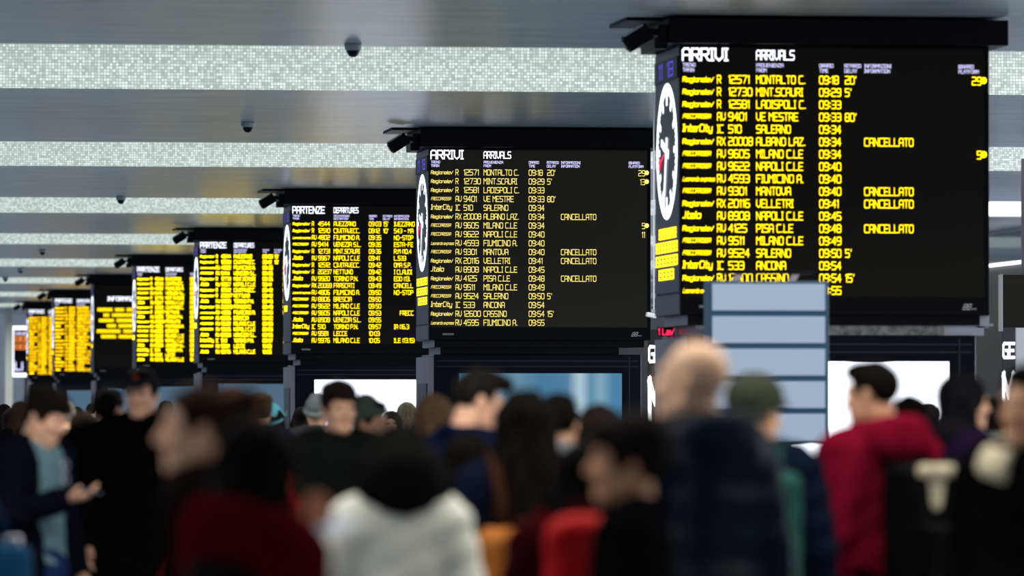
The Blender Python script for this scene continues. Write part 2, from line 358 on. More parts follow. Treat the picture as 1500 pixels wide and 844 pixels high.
def clock(par, cz):
    f = lambda u, v: None
    def side(off): return lambda u, v: (-off, .75 - u, cz + v)
    # dial ring with its marks
    d = MB(); S = side(.012)
    def ring(r0, r1, a0, a1, nseg, pl):
        for i in range(nseg):
            t0 = a0 + (a1 - a0) * i / nseg; t1 = a0 + (a1 - a0) * (i + 1) / nseg
            d.face(*[d.p(*pl(r * math.sin(t), r * math.cos(t))) for r, t in ((r0, t0), (r1, t0), (r1, t1), (r0, t1))])
    ring(.555, .625, 0, 2 * math.pi, 64, S)
    for i in range(60):
        a = 2 * math.pi * i / 60; big = i % 5 == 0
        L, wd = (.17, .06) if big else (.075, .03)
        c, s_ = math.cos(a), math.sin(a)
        d.face(*[d.p(*S(r * s_ + x * c, r * c - x * s_)) for r, x in ((.59, -wd / 2), (.59, wd / 2), (.59 - L, wd / 2), (.59 - L, -wd / 2))])
    dial = d.build('clock_dial', M['clock_white'], par)
    def hand(name, ang, L, back, wd, mat, off, disc=0):
        h = MB(); pl = side(off); c, s_ = math.cos(ang), math.sin(ang)
        h.face(*[h.p(*pl(r * s_ + x * c, r * c - x * s_)) for r, x in ((-back, -wd), (-back, wd), (L, wd * .8), (L, -wd * .8))])
        if disc:
            k = [h.p(*pl(L * s_ + disc * math.cos(t), L * c + disc * math.sin(t))) for t in [2 * math.pi * i / 20 for i in range(20)]]; h.face(*k)
        h.build(name, mat, par)
    hand('hour_hand', math.radians(287), .33, .12, .042, M['clock_white'], .016)
    hand('minute_hand', math.radians(196), .52, .13, .034, M['clock_white'], .019)
    hand('second_hand', math.radians(255), .40, .1, .010, M['led_red'], .022, .055)

def make_board(i, Xl, Yb, rows, title, title2, sub, ytext, pale, label, lines):
    b = thing('timetable_board', (Xl, Yb, 0), label, 'display board', 'timetable boards hanging in a row along the concourse')
    MB().box(-.13, SIZE + .15, -.15, DEPTH + .1, 4.86, Z0 - .03).build('fascia', M['black'], b, bevel=.008)
    MB().box(-.45, SIZE + .1, .3, DEPTH - .1, Z0 - .03, Z0).build('ceiling_plate', M['black'], b)
    MB().box(0, SIZE, 0, DEPTH, 2.41, 4.86).build('housing', M['black'], b, bevel=.006)
    mb = MB(); mb.box(.07, SIZE - .08, .04, DEPTH - .04, 2.32, 2.41); mb.box(.15, SIZE - .4, .08, DEPTH - .08, 2.23, 2.32)
    mb.mi[6 + 2] = 1
    mb.mi[5] = 2; mb.mi[6 + 5] = 2
    mb.build('neck', [M['black'], M['stone'] if i == 0 else M['black'], M['metal']], b)
    if i == 0:
        mb = MB(); mb.box(SIZE - .4, SIZE - .03, .1, .2, 2.23, 2.32); mb.box(SIZE - .1, SIZE + .02, .1, .2, 2.30, 2.42); mb.box(SIZE - .4, SIZE + .05, .06, .1, 2.315, 2.335)
        mb.build('bracket', M['steel'], b)
    scr = MB().box(.03, SIZE - .05, -.012, 0, 2.575, 4.83).build('screen', M['led_pale_off'] if pale else M['led_off'], b)
    F = lambda u, v: (u, -.016, v)
    w = MB(); w2 = MB()
    if title.startswith('INF'): text(w, title, .37, 4.40, .105, F, fit=.98, w=.95)
    else: text(w, title, xrel(1000), zrel(81.5), .104, F, fit=.41 if title.startswith('ARR') else .52, w=.95)
    if title2: text(w2, title2, xrel(1111), zrel(80), .082, F, fit=.345 if title.startswith('ARR') else .40, w=.9)
    for x, a, e in sub:
        c = MB(); text(c, a, xrel(x), zrel(91), .030, F, adv=.024, w=.8); text(c, e, xrel(x), zrel(98.5), .030, F, adv=.024, w=.8)
        c.build('heading_lettering', M['led_white_dim'], scr)
    w.build('title_lettering', M['led_white'], scr)
    if title2: w2.build('title_lettering', M['led_white'], scr)
    sw = .70 if pale else .70
    for r, row in enumerate(rows):
        y = MB()
        if len(row) == 2:      # message lines: (text, u0)
            text(y, row[0], row[1], 4.11 - .147 * r, .088, F, adv=.082, w=.7); y.build('message_line', ytext, scr); continue
        v = zrel(115.5 + 18.45 * r)
        lg = LOGO[row[0]]
        text(y, lg, xrel(1000), v + (.012 if row[0] != 'F' else .018), {'R': .042, 'F': .036, 'I': .06, 'T': .06, 'L': .036}[row[0]], F, fit=LOGOW[row[0]], w=1.0 if not pale else .85, slant=.25 if row[0] in 'FL' else .1)
        text(y, row[1], xrel(1052), v, CAP, F, adv=.041, w=sw); text(y, row[2], xrel(1069) if len(row[2]) < 6 else xrel(1064), v, CAP, F, adv=.050 if len(row[2]) < 5 or '1' in row[2] else .046, w=sw)
        text(y, row[3], xrel(1111), v, CAP, F, w=sw); text(y, row[4], xrel(1206), v, CAP, F, adv=.0465, w=sw)
        if row[5]: text(y, row[5], xrel(1245), v, CAP, F, adv=.0465, w=sw)
        if row[6]: text(y, row[6], xrel(1274), v, CAP, F, w=sw)
        if row[7]: 
            s_ = row[7]
            if not (i == 0 and s_ in ('13*', '11 ')):
                text(y, s_.strip('* '), xrel(1451), v, CAP, F, w=sw, right=True)
                if '*' in s_:
                    k = [y.p(*F(xrel(1455) + .028 * math.cos(a), v + .04 + .03 * math.sin(a))) for a in [2 * math.pi * j / 16 for j in range(16)]]; y.face(*k)
        y.build('timetable_row', ytext, scr)
    # small white maker's mark on the lower bezel
    m = MB(); F2 = lambda u, v: (u, -.012, v)
    text(m, '##', xrel(1422), 2.46, .055, F2, fit=.07, slant=.4, w=1.2); text(m, '####', xrel(1432), 2.462, .014, F2, fit=.07)
    text(m, '########', .17, 2.475, .022, F2, fit=.14)
    m.build('bezel_logo', M['white_plastic'], b)
    # the narrow side facing the platforms
    sp = MB().box(-.01, 0, .03, DEPTH - .03, 2.62, 4.84).build('side_screen', M['side_led'], b)
    clock(sp, 3.92)
    S = lambda u, v: (-.014, DEPTH - u, v)
    d = MB(); d.box(-.022, -.01, .06, DEPTH - .06, 4.56, 4.76); d.build('date_display', M['black'], sp)
    t_ = MB(); text(t_, '11 1#', .35, 4.59, .14, lambda u, v: (-.025, DEPTH - u, v), fit=.85, w=.7); t_.build('date_lettering', M['led_violet'], sp)
    l_ = MB()
    for j, (ln, u0, wd) in enumerate(lines): text(l_, ln, u0, 3.12 - .125 * j, .092, S, fit=wd, w=1.1, gap=1.0)
    if lines: l_.build('notice_lettering', ytext if not pale else M['led_yellow'], sp)
    MB().box(-.012, 0, .02, DEPTH - .02, 2.42, 2.60).build('side_cladding', M['metal_dark'], b)
    return b
def make_kiosk(i, Xl, Yb, admat, label):
    k = thing('advertising_kiosk', (Xl, Yb, 0), label, 'kiosk', 'black advertising kiosks under the boards')
    MB().box(.06, 2.72, .03, DEPTH - .03, 0, 2.228).build('body', M['black_gloss'], k, bevel=.01)
    f = MB()
    for a in ((.36, 2.49, 2.01, 2.03), (.36, 2.49, .30, .32)): f.box(a[0], a[1], .012, .03, a[2], a[3])
    for a in ((.36, .38), (2.47, 2.49)): f.box(a[0], a[1], .012, .03, .32, 2.01)
    f.build('screen_frame', M['black'], k)
    f = MB()
    for z in (.1, 2.07, 2.14): f.box(.1, 2.68, .018, .03, z, z + .012)
    f.box(2.56, 2.572, .018, .03, .1, 2.2)
    f.build('trim_line', M['dark_shop'], k)
    MB().box(.38, 2.47, .016, .03, .32, 1.99).build('advert_screen', admat, k)
    sc_ = MB().box(-.0, .058, .02, DEPTH + .08, 0, 2.20).build('side_cladding', M['metal'], k)
    MB().box(-.012, .0, .25, DEPTH - .25, .7, 1.86).build('side_sign', M['dark_shop'], sc_)
    s = MB(); S = lambda u, v: (-.016, DEPTH - u, v)
    text(s, 'i', .72, 1.62, .12, S, adv=.2); text(s, '###', .6, 1.40, .08, S, fit=.3); text(s, '##', .65, 1.1, .1, S, fit=.2)
    s.build('side_lettering', M['white_plastic'], sc_)
    return k

SUBA = [(1000, 'TRENO', 'TRAIN'), (1111, 'PROVENIENZA', 'FROM'), (1206, 'ORARIO', 'TIME'), (1244, 'RITARDO', 'DELAY'), (1274, 'INFORMAZIONI', 'INFORMATION'), (1417, 'BINARIO', 'PLATFORM')]
SUBD = [(1000, 'TRENO', 'TRAIN'), (1111, 'DESTINAZIONE', 'DESTINATION'), (1206, 'ORARIO', 'TIME'), (1244, 'RITARDO', 'DELAY'), (1274, 'INFORMAZIONI', 'INFORMATION'), (1417, 'BINARIO', 'PLATFORM')]
INFO = [('##### ### ######## ####', .10), ('## ######## ### ####', .26), ('##### ####### ## ####', .14), ('### ####### ######', .36), ('######## #### ######', .08), ('##### ######## ####', .20)]
L4 = [('######', .3, 1.0), ('#######', .12, 1.25), ('######', .12, 1.25), ('####', .3, .85)]
L3 = [('######', .15, 1.2), ('######', .15, 1.2), ('#####', .3, 1.0)]
L1 = [('##', .3, .5)]
BX = []
lefts = [997, 629, 427, 292, 200, 138, 80, 42]
depths = []
for i in range(8):
    Yb = 50.8 + 20.97 * i; depths.append(Yb)
    BX.append(at(lefts[i], 400, Yb).x)
BL = ['black arrivals board nearest the camera, largest of the row', 'sharp arrivals board with small pale letters, second from the camera',
      'departures board third from the camera, behind the pale arrivals board', 'departures board fourth in the row, left of the board with readable yellow rows',
      'departures board between the information board and the fourth board', 'information board showing a few lines of big yellow text',
      'narrow looking departures board second from the far end', 'smallest departures board at the far left end of the row']
KL = ['black kiosk with glowing white screen under the nearest arrivals board', 'black kiosk with blue streaked screen under the second arrivals board',
      'black kiosk with white screen under the third board', 'black kiosk with dull blue grey screen under the fourth board', 'dark kiosk under the fifth board, behind the capped man',
      'dark kiosk under the information board', 'dark kiosk under the seventh board', 'dark kiosk under the farthest board']
for i in range(8):
    kw = dict(i=i, Xl=BX[i], Yb=depths[i], label=BL[i])
    yt = M['led_pale'] if i == 1 else (M['led_amber'] if i >= 6 else M['led_far'] if i >= 3 else M['led_yellow'])
    if i < 2: make_board(rows=ARR, title='ARRIVI', title2='ARRIVALS', sub=SUBA, ytext=yt, pale=(i == 1), lines=L4 if i == 0 else L3, **kw)
    elif i == 5: make_board(rows=INFO, title='INFORMAZIONI', title2='', sub=[], ytext=M['led_yellow'], pale=False, lines=L1, **kw)
    else: make_board(rows=DEP, title='PARTENZE', title2='DEPARTURES', sub=SUBD, ytext=yt, pale=False, lines=L1, **kw)
    make_kiosk(i, BX[i], depths[i], [M['ad_white'], M['ad_blue'], M['ad_white'], M['ad_grey'], M['ad_grey'], M['ad_grey'], M['ad_grey'], M['ad_grey']][i], KL[i])
    # bullet camera on an arm at the left end of the fascia
    c = thing('security_camera', (BX[i] - .13, depths[i] - .05, 4.93), ['black bullet camera at the left corner of the nearest arrivals board', 'black bullet camera at the left corner of the pale arrivals board',
        'black bullet camera at the corner of the third board', 'black bullet camera at the corner of the fourth board', 'black bullet camera at the corner of the fifth board', 'black bullet camera at the corner of the information board',
        'black bullet camera at the corner of the seventh board', 'black bullet camera at the corner of the farthest board'][i], 'security camera', 'bullet cameras on the board corners')
    R = Matrix.Rotation(math.radians(-32), 3, 'Y')
    m = MB(); m.obox((-.27, 0, -.02), (.25, .16, .16), R); m.build('camera_body', M['black'], c, bevel=.015)
    m = MB(); m.obox((-.32, 0, .04), (.2, .19, .016), R); m.build('sun_hood', M['grey_plastic'], c)
    e = Vector((-.27, 0, -.02)) + R @ Vector((-.125, 0, 0)); e2 = Vector((-.27, 0, -.02)) + R @ Vector((-.14, 0, 0))
    MB().tube([e, e2], .055, 14).build('lens', M['black_gloss'], c)
    m = MB(); m.box(-.09, -.003, -.06, .06, -.02, .10); m.tube([(-.06, 0, .03), (-.17, 0, .04)], .03); 
    for a in range(1): m.box(-.12, -.003, -.05, .05, -.12, -.022)
    m.build('bracket', M['black'], c, bevel=.006)

# white camera hanging on a thin pole, the red sign and the signs beyond
q = at(954, 462, 64.5)
t = thing('hanging_camera', (q.x, 64.5, q.z), 'small white camera on a thin pole beside the nearest board', 'security camera')
MB().tube([(.03, 0, .06), (.03, 0, Z0 - q.z)], .008).build('pole', M['white_plastic'], t)
R = Matrix.Rotation(math.radians(12), 3, 'Y')
MB().obox((0, 0, 0), (.12, .09, .055), R).build('camera_body', M['white_plastic'], t, bevel=.012)
MB().box(.0, .06, -.03, .03, .03, .07).build('mount', M['grey_plastic'], t)
t = thing('red_led_sign', (BX[0] + .04, 50.8 + 1.2, 2.228), 'small glowing red sign at the left shoulder of the nearest kiosk', 'sign')
MB().box(-.07, .09, 0, .06, 0.002, .088).build('housing', M['black'], t)
m = MB(); text(m, '1 Lav', -.062, .018, .055, lambda u, v: (u, -.004, v), fit=.14, w=1.1); m.build('lettering', M['led_red'], t)
for (px, py0, py1, Y, lab) in ((1468, 488, 640, 96, 'dark sign with glowing white letters right of the nearest board'), (949, 492, 650, 92, 'dark sign with glowing white letters between the two arrivals boards')):
    a = at(px, py0, Y); s = 1 / ppm(Y)
    t = thing('lit_sign_pillar', (a.x, Y, 0), lab, 'sign', 'signs with glowing white letters')
    MB().box(0, .24, 0, .3, 0, a.z + .1).build('housing', M['dark_shop'], t, bevel=.01)
    m = MB(); text(m, 'GE', .02, a.z - .42, .24, lambda u, v: (u, -.006, v), fit=.19, w=1.2)
    text(m, 'M', .03, a.z - 1.45, .70, lambda u, v: (u, -.006, v), fit=.17, w=1.4)
    m.build('lettering', M['lamp_white'], t)
a = at(1489, 480, 97); 
structure(MB().box(a.x, a.x + .16, 97, 97.4, 0, a.z), 'trim_2', M['cream_wall']); structure(MB().box(a.x + .165, a.x + .6, 97, 97.4, 0, a.z + .1), 'trim_3', M['cream_wall'])
a = at(1469, 480, 80); b_ = at(1469, 402, 80)
t = thing('dark_hanging_sign', (a.x, 80, a.z), 'dark brown hanging sign box right of the nearest board', 'sign')
MB().box(0, .9, 0, .25, 0, b_.z - a.z).build('box', M['led_off'], t, bevel=.01)
MB().box(-.012, 0, .0, .25, -.05, b_.z - a.z).build('edge_trim', M['steel'], t)
m = MB(); m.box(.3, .34, .1, .14, b_.z - a.z, Z0 - a.z); m.box(.7, .74, .1, .14, b_.z - a.z, Z0 - a.z); m.build('hanger', M['metal_dark'], t)

# free-standing monitor column in front of the nearest board
Ym = 43.0; a = at(1041, 650, Ym); b_ = at(1214, 412, Ym); W_ = b_.x - a.x; H_ = b_.z - a.z
t = thing('monitor_column', (a.x, Ym, 0), 'tall grey blue monitor stand of five stacked panels before the nearest board', 'display')
MB().box(0, W_, 0, .34, a.z, b_.z).build('casing', M['blue_edge'], t, bevel=.006)
h1 = H_ / 5
for j in range(5):
    MB().box(.012, W_ - .03, -.012, 0, a.z + j * h1 + .022, a.z + (j + 1) * h1 - .022).build('screen_panel', M['monitor'], t, bevel=.004)
m = MB(); m.box(.1, W_ - .1, .05, .11, b_.z + .055, b_.z + .085); m.build('mounting_rail', M['black'], t)
for x in (.22, .66):
    m = MB(); m.obox((x, .08, b_.z + .03), (.05, .05, .10), Matrix.Rotation(.5, 3, 'Y')); m.build('rail_bracket', M['metal'], t)
for x in (.3, .62): MB().box(x - .03, x + .03, .14, .2, .03, a.z).build('post', M['metal'], t)
MB().box(.1, W_ - .1, -.1, .45, 0, .03).build('base_plate', M['metal_dark'], t, bevel=.008)

# dome cameras under the ceiling
for (px, py, Y, lab) in ((517, 76, 55.2, 'dome camera under the ceiling edge near the top middle'), (363, 181, 70.8, 'dome camera hanging under the second ceiling beam'),
        (177, 292, 96.6, 'dome camera under the third ceiling edge'), (62, 367, 130.5, 'small dome camera under the fourth ceiling beam'),
        (30, 392, 149.0, 'small dome camera fifth along the ceiling'), (8, 408, 159.4, 'small dome camera farthest along the ceiling')):
    q = at(px, py, Y); 
    t = thing('dome_camera', (q.x, Y, Z0), lab, 'security camera', 'dome cameras under the ceiling')
    MB().lathe([(.085, 0), (.085, -.02), (.08, -.055), (.068, -.068)], (0, 0, 0)).build('base', M['grey_plastic'], t, True)
    MB().lathe([(.064, -.068), (.06, -.09), (.047, -.113), (.026, -.13), (.004, -.134)], (0, 0, 0)).build('dome', M['black_gloss'], t, True)

# ------------------------------------------------------------------ people: bodies are one surface grown from blended limbs
def rot(ax, deg): return np.array(Matrix.Rotation(math.radians(deg), 3, ax))
class SDF:
    def __init__(s, xs, ys, zs):
        s.x, s.y, s.z = [np.asarray(a, np.float32) for a in (xs, ys, zs)]
        s.F = np.full((len(s.x), len(s.y), len(s.z)), 0.5, np.float32)
    def _sub(s, lo, hi):
        sl = []
        for a, l, h in zip((s.x, s.y, s.z), lo, hi):
            i0, i1 = np.searchsorted(a, l), np.searchsorted(a, h)
            if i1 <= i0: return None
            sl.append(slice(i0, i1))
        return tuple(sl), s.x[sl[0]][:, None, None], s.y[sl[1]][None, :, None], s.z[sl[2]][None, None, :]
    def _mix(s, sl, d, k, op):
        a = s.F[sl]
        if op == 'add':
            if k: h = np.maximum(k - np.abs(a - d), 0) / k; r = np.minimum(a, d) - h * h * k * .25
            else: r = np.minimum(a, d)
        elif op == 'sub':
            d = -d
            if k: h = np.maximum(k - np.abs(a - d), 0) / k; r = np.maximum(a, d) + h * h * k * .25
            else: r = np.maximum(a, d)
        s.F[sl] = r
    def cone(s, a, b, ra, rb, k=.03, flat=None, op='add', Rf=None):
        """tapered limb from a to b; flat squashes it front to back"""
        a, b = np.array(a, float), np.array(b, float); m = max(ra, rb) + .07
        q = s._sub(np.minimum(a, b) - m, np.maximum(a, b) + m)
        if q is None: return s
        sl, X, Y, Z = q; ab = b - a
        f = 1.0 / flat if flat else 1.0
        abw = ab * np.array([1, f, 1]); L = float(abw @ abw) + 1e-9
        px, py, pz = X - a[0], (Y - a[1]) * f, Z - a[2]
        t = np.clip((px * abw[0] + py * abw[1] + pz * abw[2]) / L, 0, 1)
        d = np.sqrt((px - t * abw[0]) ** 2 + (py - t * abw[1]) ** 2 + (pz - t * abw[2]) ** 2) - (ra + (rb - ra) * t)
        s._mix(sl, (d * (flat if flat else 1.0)).astype(np.float32), k, op); return s
    def ell(s, c, r, k=.02, op='add', R=None):
        c, r = np.array(c, float), np.array(r, float); m = float(r.max()) + .06
        q = s._sub(c - m, c + m)
        if q is None: return s
        sl, X, Y, Z = q; p = [X - c[0], Y - c[1], Z - c[2]]
        if R is not None: p = [R[0][i] * p[0] + R[1][i] * p[1] + R[2][i] * p[2] for i in range(3)]
        k0 = np.sqrt((p[0] / r[0]) ** 2 + (p[1] / r[1]) ** 2 + (p[2] / r[2]) ** 2)
        k1 = np.sqrt((p[0] / r[0] ** 2) ** 2 + (p[1] / r[1] ** 2) ** 2 + (p[2] / r[2] ** 2) ** 2) + 1e-6
        s._mix(sl, (k0 * (k0 - 1) / k1).astype(np.float32), k, op); return s
    def rbox(s, c, h, r, k=.0, op='add', R=None):
        c, h = np.array(c, float), np.array(h, float); m = float(np.linalg.norm(h)) + r + .05
        q = s._sub(c - m, c + m)
        if q is None: return s
        sl, X, Y, Z = q; p = [X - c[0], Y - c[1], Z - c[2]]
        if R is not None: p = [R[0][i] * p[0] + R[1][i] * p[1] + R[2][i] * p[2] for i in range(3)]
        e = [np.abs(p[i]) - h[i] for i in range(3)]
        d = np.sqrt(sum(np.maximum(v, 0) ** 2 for v in e)) + np.minimum(np.maximum(np.maximum(e[0], e[1]), e[2]), 0) - r
        s._mix(sl, d.astype(np.float32), k, op); return s
    def torus(s, c, R0, r, k=.02, sx=1.0, sy=1.0, tilt=0.0):
        q = s._sub(np.array(c) - (R0 + r + .1), np.array(c) + (R0 + r + .1))
        if q is None: return s
        sl, X, Y, Z = q
        px, py, pz = (X - c[0]) / sx, (Y - c[1]) / sy, Z - c[2] - tilt * (Y - c[1])
        d = np.sqrt((np.sqrt(px ** 2 + py ** 2) - R0) ** 2 + pz ** 2) - r
        s._mix(sl, d.astype(np.float32), k, 'add'); return s
    def cut(s, fn): s.F = np.maximum(s.F, fn(s.x[:, None, None], s.y[None, :, None], s.z[None, None, :])).astype(np.float32); return s
    def add_fn(s, fn): s.F = (s.F + fn(s.x[:, None, None], s.y[None, :, None], s.z[None, None, :])).astype(np.float32); return s
    def mesh(s):
        F = s.F
        F[0] = F[-1] = .5; F[:, 0] = F[:, -1] = .5; F[:, :, 0] = F[:, :, -1] = .5
        ins = F < 0
        c = np.zeros(tuple(n - 1 for n in F.shape), np.int8)
        cs = [(a, b, d) for a in (0, 1) for b in (0, 1) for d in (0, 1)]
        n = F.shape
        for a, b, d in cs: c += ins[a:n[0] - 1 + a, b:n[1] - 1 + b, d:n[2] - 1 + d]
        act = (c > 0) & (c < 8); I = np.argwhere(act); idx = np.full(act.shape, -1, np.int32); idx[act] = np.arange(len(I))
        P_ = np.zeros((len(I), 3)); W = np.zeros(len(I)); ax = (s.x, s.y, s.z)
        for a in cs:
            for d in range(3):
                if a[d]: continue
                b = list(a); b[d] = 1
                ia, ib = I + np.array(a), I + np.array(b)
                fa, fb = F[ia[:, 0], ia[:, 1], ia[:, 2]], F[ib[:, 0], ib[:, 1], ib[:, 2]]
                m = (fa < 0) != (fb < 0); t = np.where(m, fa / np.where(m, fa - fb, 1), 0)
                for e in range(3):
                    pa, pb = ax[e][ia[:, e]], ax[e][ib[:, e]]
                    P_[:, e] += np.where(m, pa + t * (pb - pa), 0)
                W += m
        P_ /= np.maximum(W, 1)[:, None]
        quads = []
        for d in range(3):
            u, v = (d + 1) % 3, (d + 2) % 3
            lo = [slice(None)] * 3; hi = [slice(None)] * 3; lo[d] = slice(0, -1); hi[d] = slice(1, None)
            E = np.argwhere(ins[tuple(lo)] != ins[tuple(hi)])
            if not len(E): continue
            E = E[(E[:, u] > 0) & (E[:, v] > 0) & (E[:, u] < F.shape[u] - 1) & (E[:, v] < F.shape[v] - 1)]
            q = []
            for du, dv in ((1, 1), (0, 1), (0, 0), (1, 0)):
                e = E.copy(); e[:, u] -= du; e[:, v] -= dv; q.append(idx[e[:, 0], e[:, 1], e[:, 2]])
            q = np.stack(q, 1); fl = ~ins[E[:, 0], E[:, 1], E[:, 2]]; q[fl] = q[fl][:, ::-1]
            quads.append(q)
        return P_, np.concatenate(quads)
def mk_mesh(name, V, Q, mats, mi=None):
    me = bpy.data.meshes.new(name); me.from_pydata(V.tolist(), [], Q.tolist())
    for m in mats: me.materials.append(m)
    me.polygons.foreach_set('use_smooth', np.ones(len(Q), bool))
    if mi is not None: me.polygons.foreach_set('material_index', mi.astype(np.int32))
    me.update(); return me
def link(name, me, parent, slot=None):
    o = bpy.data.objects.new(name, me); COL.objects.link(o); o.parent = parent; return o
def axis(lo, hi, h, fine=()):
    """grid line positions: step h, and finer steps inside the given bands"""
    out = [lo]
    while out[-1] < hi:
        st = h
        for a, b, f in fine:
            if a - h <= out[-1] <= b: st = min(st, f)
        out.append(out[-1] + st)
    return out

_cm = {}
def cmat(kind, col, **kw):
    key = (kind, tuple(round(c, 4) for c in col))
    if key not in _cm:
        if kind == 'skin':
            m = pmat('skin', col, 0.5, noise=.08, nscale=14, spec=.4); m.node_tree.nodes['Principled BSDF'].inputs['Subsurface Weight'].default_value = .06
        elif kind == 'hair': m = pmat('hair', col, 0.6, noise=.45, nscale=26, bump=.5, bscale=60, stretch=(3, 3, .4), spec=.012)
        elif kind == 'wool': m = pmat('wool', col, .95, noise=.12, nscale=40, bump=.6, bscale=120, spec=.0)
        elif kind == 'shiny': m = pmat('padded_nylon', col, .42, noise=.12, nscale=9, bump=.35, bscale=22, spec=.03)
        else: m = pmat('cloth', col, .85, noise=.15, nscale=18, bump=.4, bscale=70, spec=.0)
        _cm[key] = m
    return _cm[key]

# joints of a standing figure 1.76 m tall facing -Y (x > 0 is its left)
POSES = {   # (elbow, wrist, finger direction, palm normal) on the left side; the right mirrors it
 'down': ((.245, .04, 1.14), (.255, -.04, .90), (0, -.15, -1), (-1, 0, 0)),
 'front': ((.255, .02, 1.15), (.10, -.22, 1.06), (-.8, -.45, -.1), (0, .8, -.3)),
 'phone': ((.25, -.03, 1.16), (.12, -.27, 1.24), (-.5, -.8, .15), (-.15, .15, 1)),
 'raised': ((.27, -.10, 1.20), (.13, -.27, 1.42), (-.2, -.25, 1), (-.6, .6, 0)),
 'wide': ((.34, .02, 1.20), (.36, -.20, 1.12), (.1, -.9, -.2), (-1, 0, 0)),
 'pocket': ((.30, .08, 1.15), (.22, -.08, 1.0), (-.5, -.5, -.8), (-.6, .4, 0)),
}
def V3(*a): return np.array(a, float)
def hand_prims(s, w, d, nrm, sgn, k=.008):
    d = d / np.linalg.norm(d); nrm = nrm - d * (nrm @ d); nrm /= np.linalg.norm(nrm); sd = np.cross(nrm, d) * sgn
    # palm
    for off in (-.026, -.009, .009, .026):
        s.cone(w + d * .012 + sd * off * .55, w + d * .088 + sd * off, .0155, .0135, .012)
    for off, L, cu in ((.029, .068, .45), (.010, .076, .5), (-.010, .071, .55), (-.028, .056, .62)):
        p0 = w + d * .09 + sd * off; f1 = d + nrm * cu * .6 + sd * off * 1.5; f1 /= np.linalg.norm(f1)
        f2 = d * .75 + nrm * cu * 1.7; f2 /= np.linalg.norm(f2)
        p1 = p0 + f1 * L * .55; p2 = p1 + f2 * L * .5
        s.cone(p0 - d * .012, p1, .0098, .0085, .004); s.cone(p1, p2, .0085, .0068, .004)
    t0 = w + d * .025 + sd * .026; t1 = t0 + (sd * .75 + d * .7 + nrm * .35) * .038; t2 = t1 + (d * .85 + sd * .25 + nrm * .5) * .034
    s.cone(t0, t1, .0135, .0105, .008); s.cone(t1, t2, .0105, .008, .004)
def arm_pts(pose, side, sw):
    e, w, d, n = [V3(*a) for a in POSES[pose]]
    m = V3(side, 1, 1); sh = V3(.185 * sw, .015, 1.425)
    return sh * m, e * m * V3(sw, 1, 1), w * m, d * m, n * m
HC = V3(0, 0, 1.643)         # head centre; the head turns about PIV
PIV = V3(0, .035, -.125)
def head_R(yaw, pitch): return rot('Z', yaw) @ rot('X', pitch)
def head_prims(s, R, fem):
    h = lambda *p: HC + PIV + R @ (V3(*p) - PIV)
    j = .92 if fem else 1.0
    s.ell(h(0, .012, .035), (.074, .092, .082), 0, R=R)
    s.ell(h(0, -.030, -.035), (.059 * j, .062, .083), .03, R=R)
    for q in (-1, 1):
        s.cone(h(.053 * q * j, .012, -.055), h(.018 * q, -.066, -.100), .021, .018, .03)
        s.ell(h(.036 * q, -.066, -.028), (.024, .024, .024), .02, R=R)
        s.ell(h(.077 * q, .018, -.008), (.009, .019, .032), .008, R=R)
        s.ell(h(.031 * q, -.098, .006), (.017, .014, .011), .012, 'sub', R=R)
        s.ell(h(.031 * q, -.076, .005), (.0125, .0125, .0125), .002, R=R)
    s.cone(h(-.036, -.083, .025), h(.036, -.083, .025), .012, .012, .014)
    s.cone(h(0, -.088, .014), h(0, -.112, -.028), .009, .0125, .012)
    for q in (-1, 1): s.ell(h(.012 * q, -.1, -.030), (.009, .011, .009), .008, R=R)
    s.cone(h(-.019, -.088, -.058), h(.019, -.088, -.058), .0085, .0085, .006)
    s.cone(h(-.017, -.087, -.069), h(.017, -.087, -.069), .009, .009, .006)
    s.ell(h(0, -.072, -.098), (.024, .022, .018), .02, R=R)
    s.cone(h(0, .025, -.07), V3(0, .035, 1.46), .054 * j, .062 * j, .035)
def torso_prims(s, f, sw, hip, k=.035):
    s.cone((0, 0, .92), (0, .005, 1.06), .165 * hip + f, .142 + f, k, .70)
    s.cone((0, .005, 1.06), (0, .012, 1.33), .142 + f, .168 * sw + f, k, .68)
    s.cone((-.125 * sw, .015, 1.41), (.125 * sw, .015, 1.41), .078 + f * .8, .078 + f * .8, k)
    for q in (-1, 1): s.cone((.04 * q, .03, 1.495), (.16 * q * sw, .018, 1.435), .042 + f * .6, .048 + f * .7, k)
def leg_prims(s, f, hip, ank=.08):
    for q in (-1, 1):
        s.cone((.088 * q, .0, .90), (.098 * q, -.012, .50), .087 * hip + f, .058 + f, .03)
        s.cone((.098 * q, -.012, .50), (.10 * q, .012, ank), .056 + f, .040 + f * 1.2, .02)
        s.cone((.099 * q, .022, .38), (.10 * q, .02, .25), .038 + f, .03 + f, .03)
def foot(s, q, f=0.0):
    s.ell((.105 * q, -.055, .038), (.043 + f, .125 + f, .040 + f), .02); s.ell((.102 * q, .025, .05), (.038 + f, .05 + f, .05 + f), .02)
    s.cone((.10 * q, .012, .06), (.10 * q, .012, .13), .042 + f, .042 + f, .02)

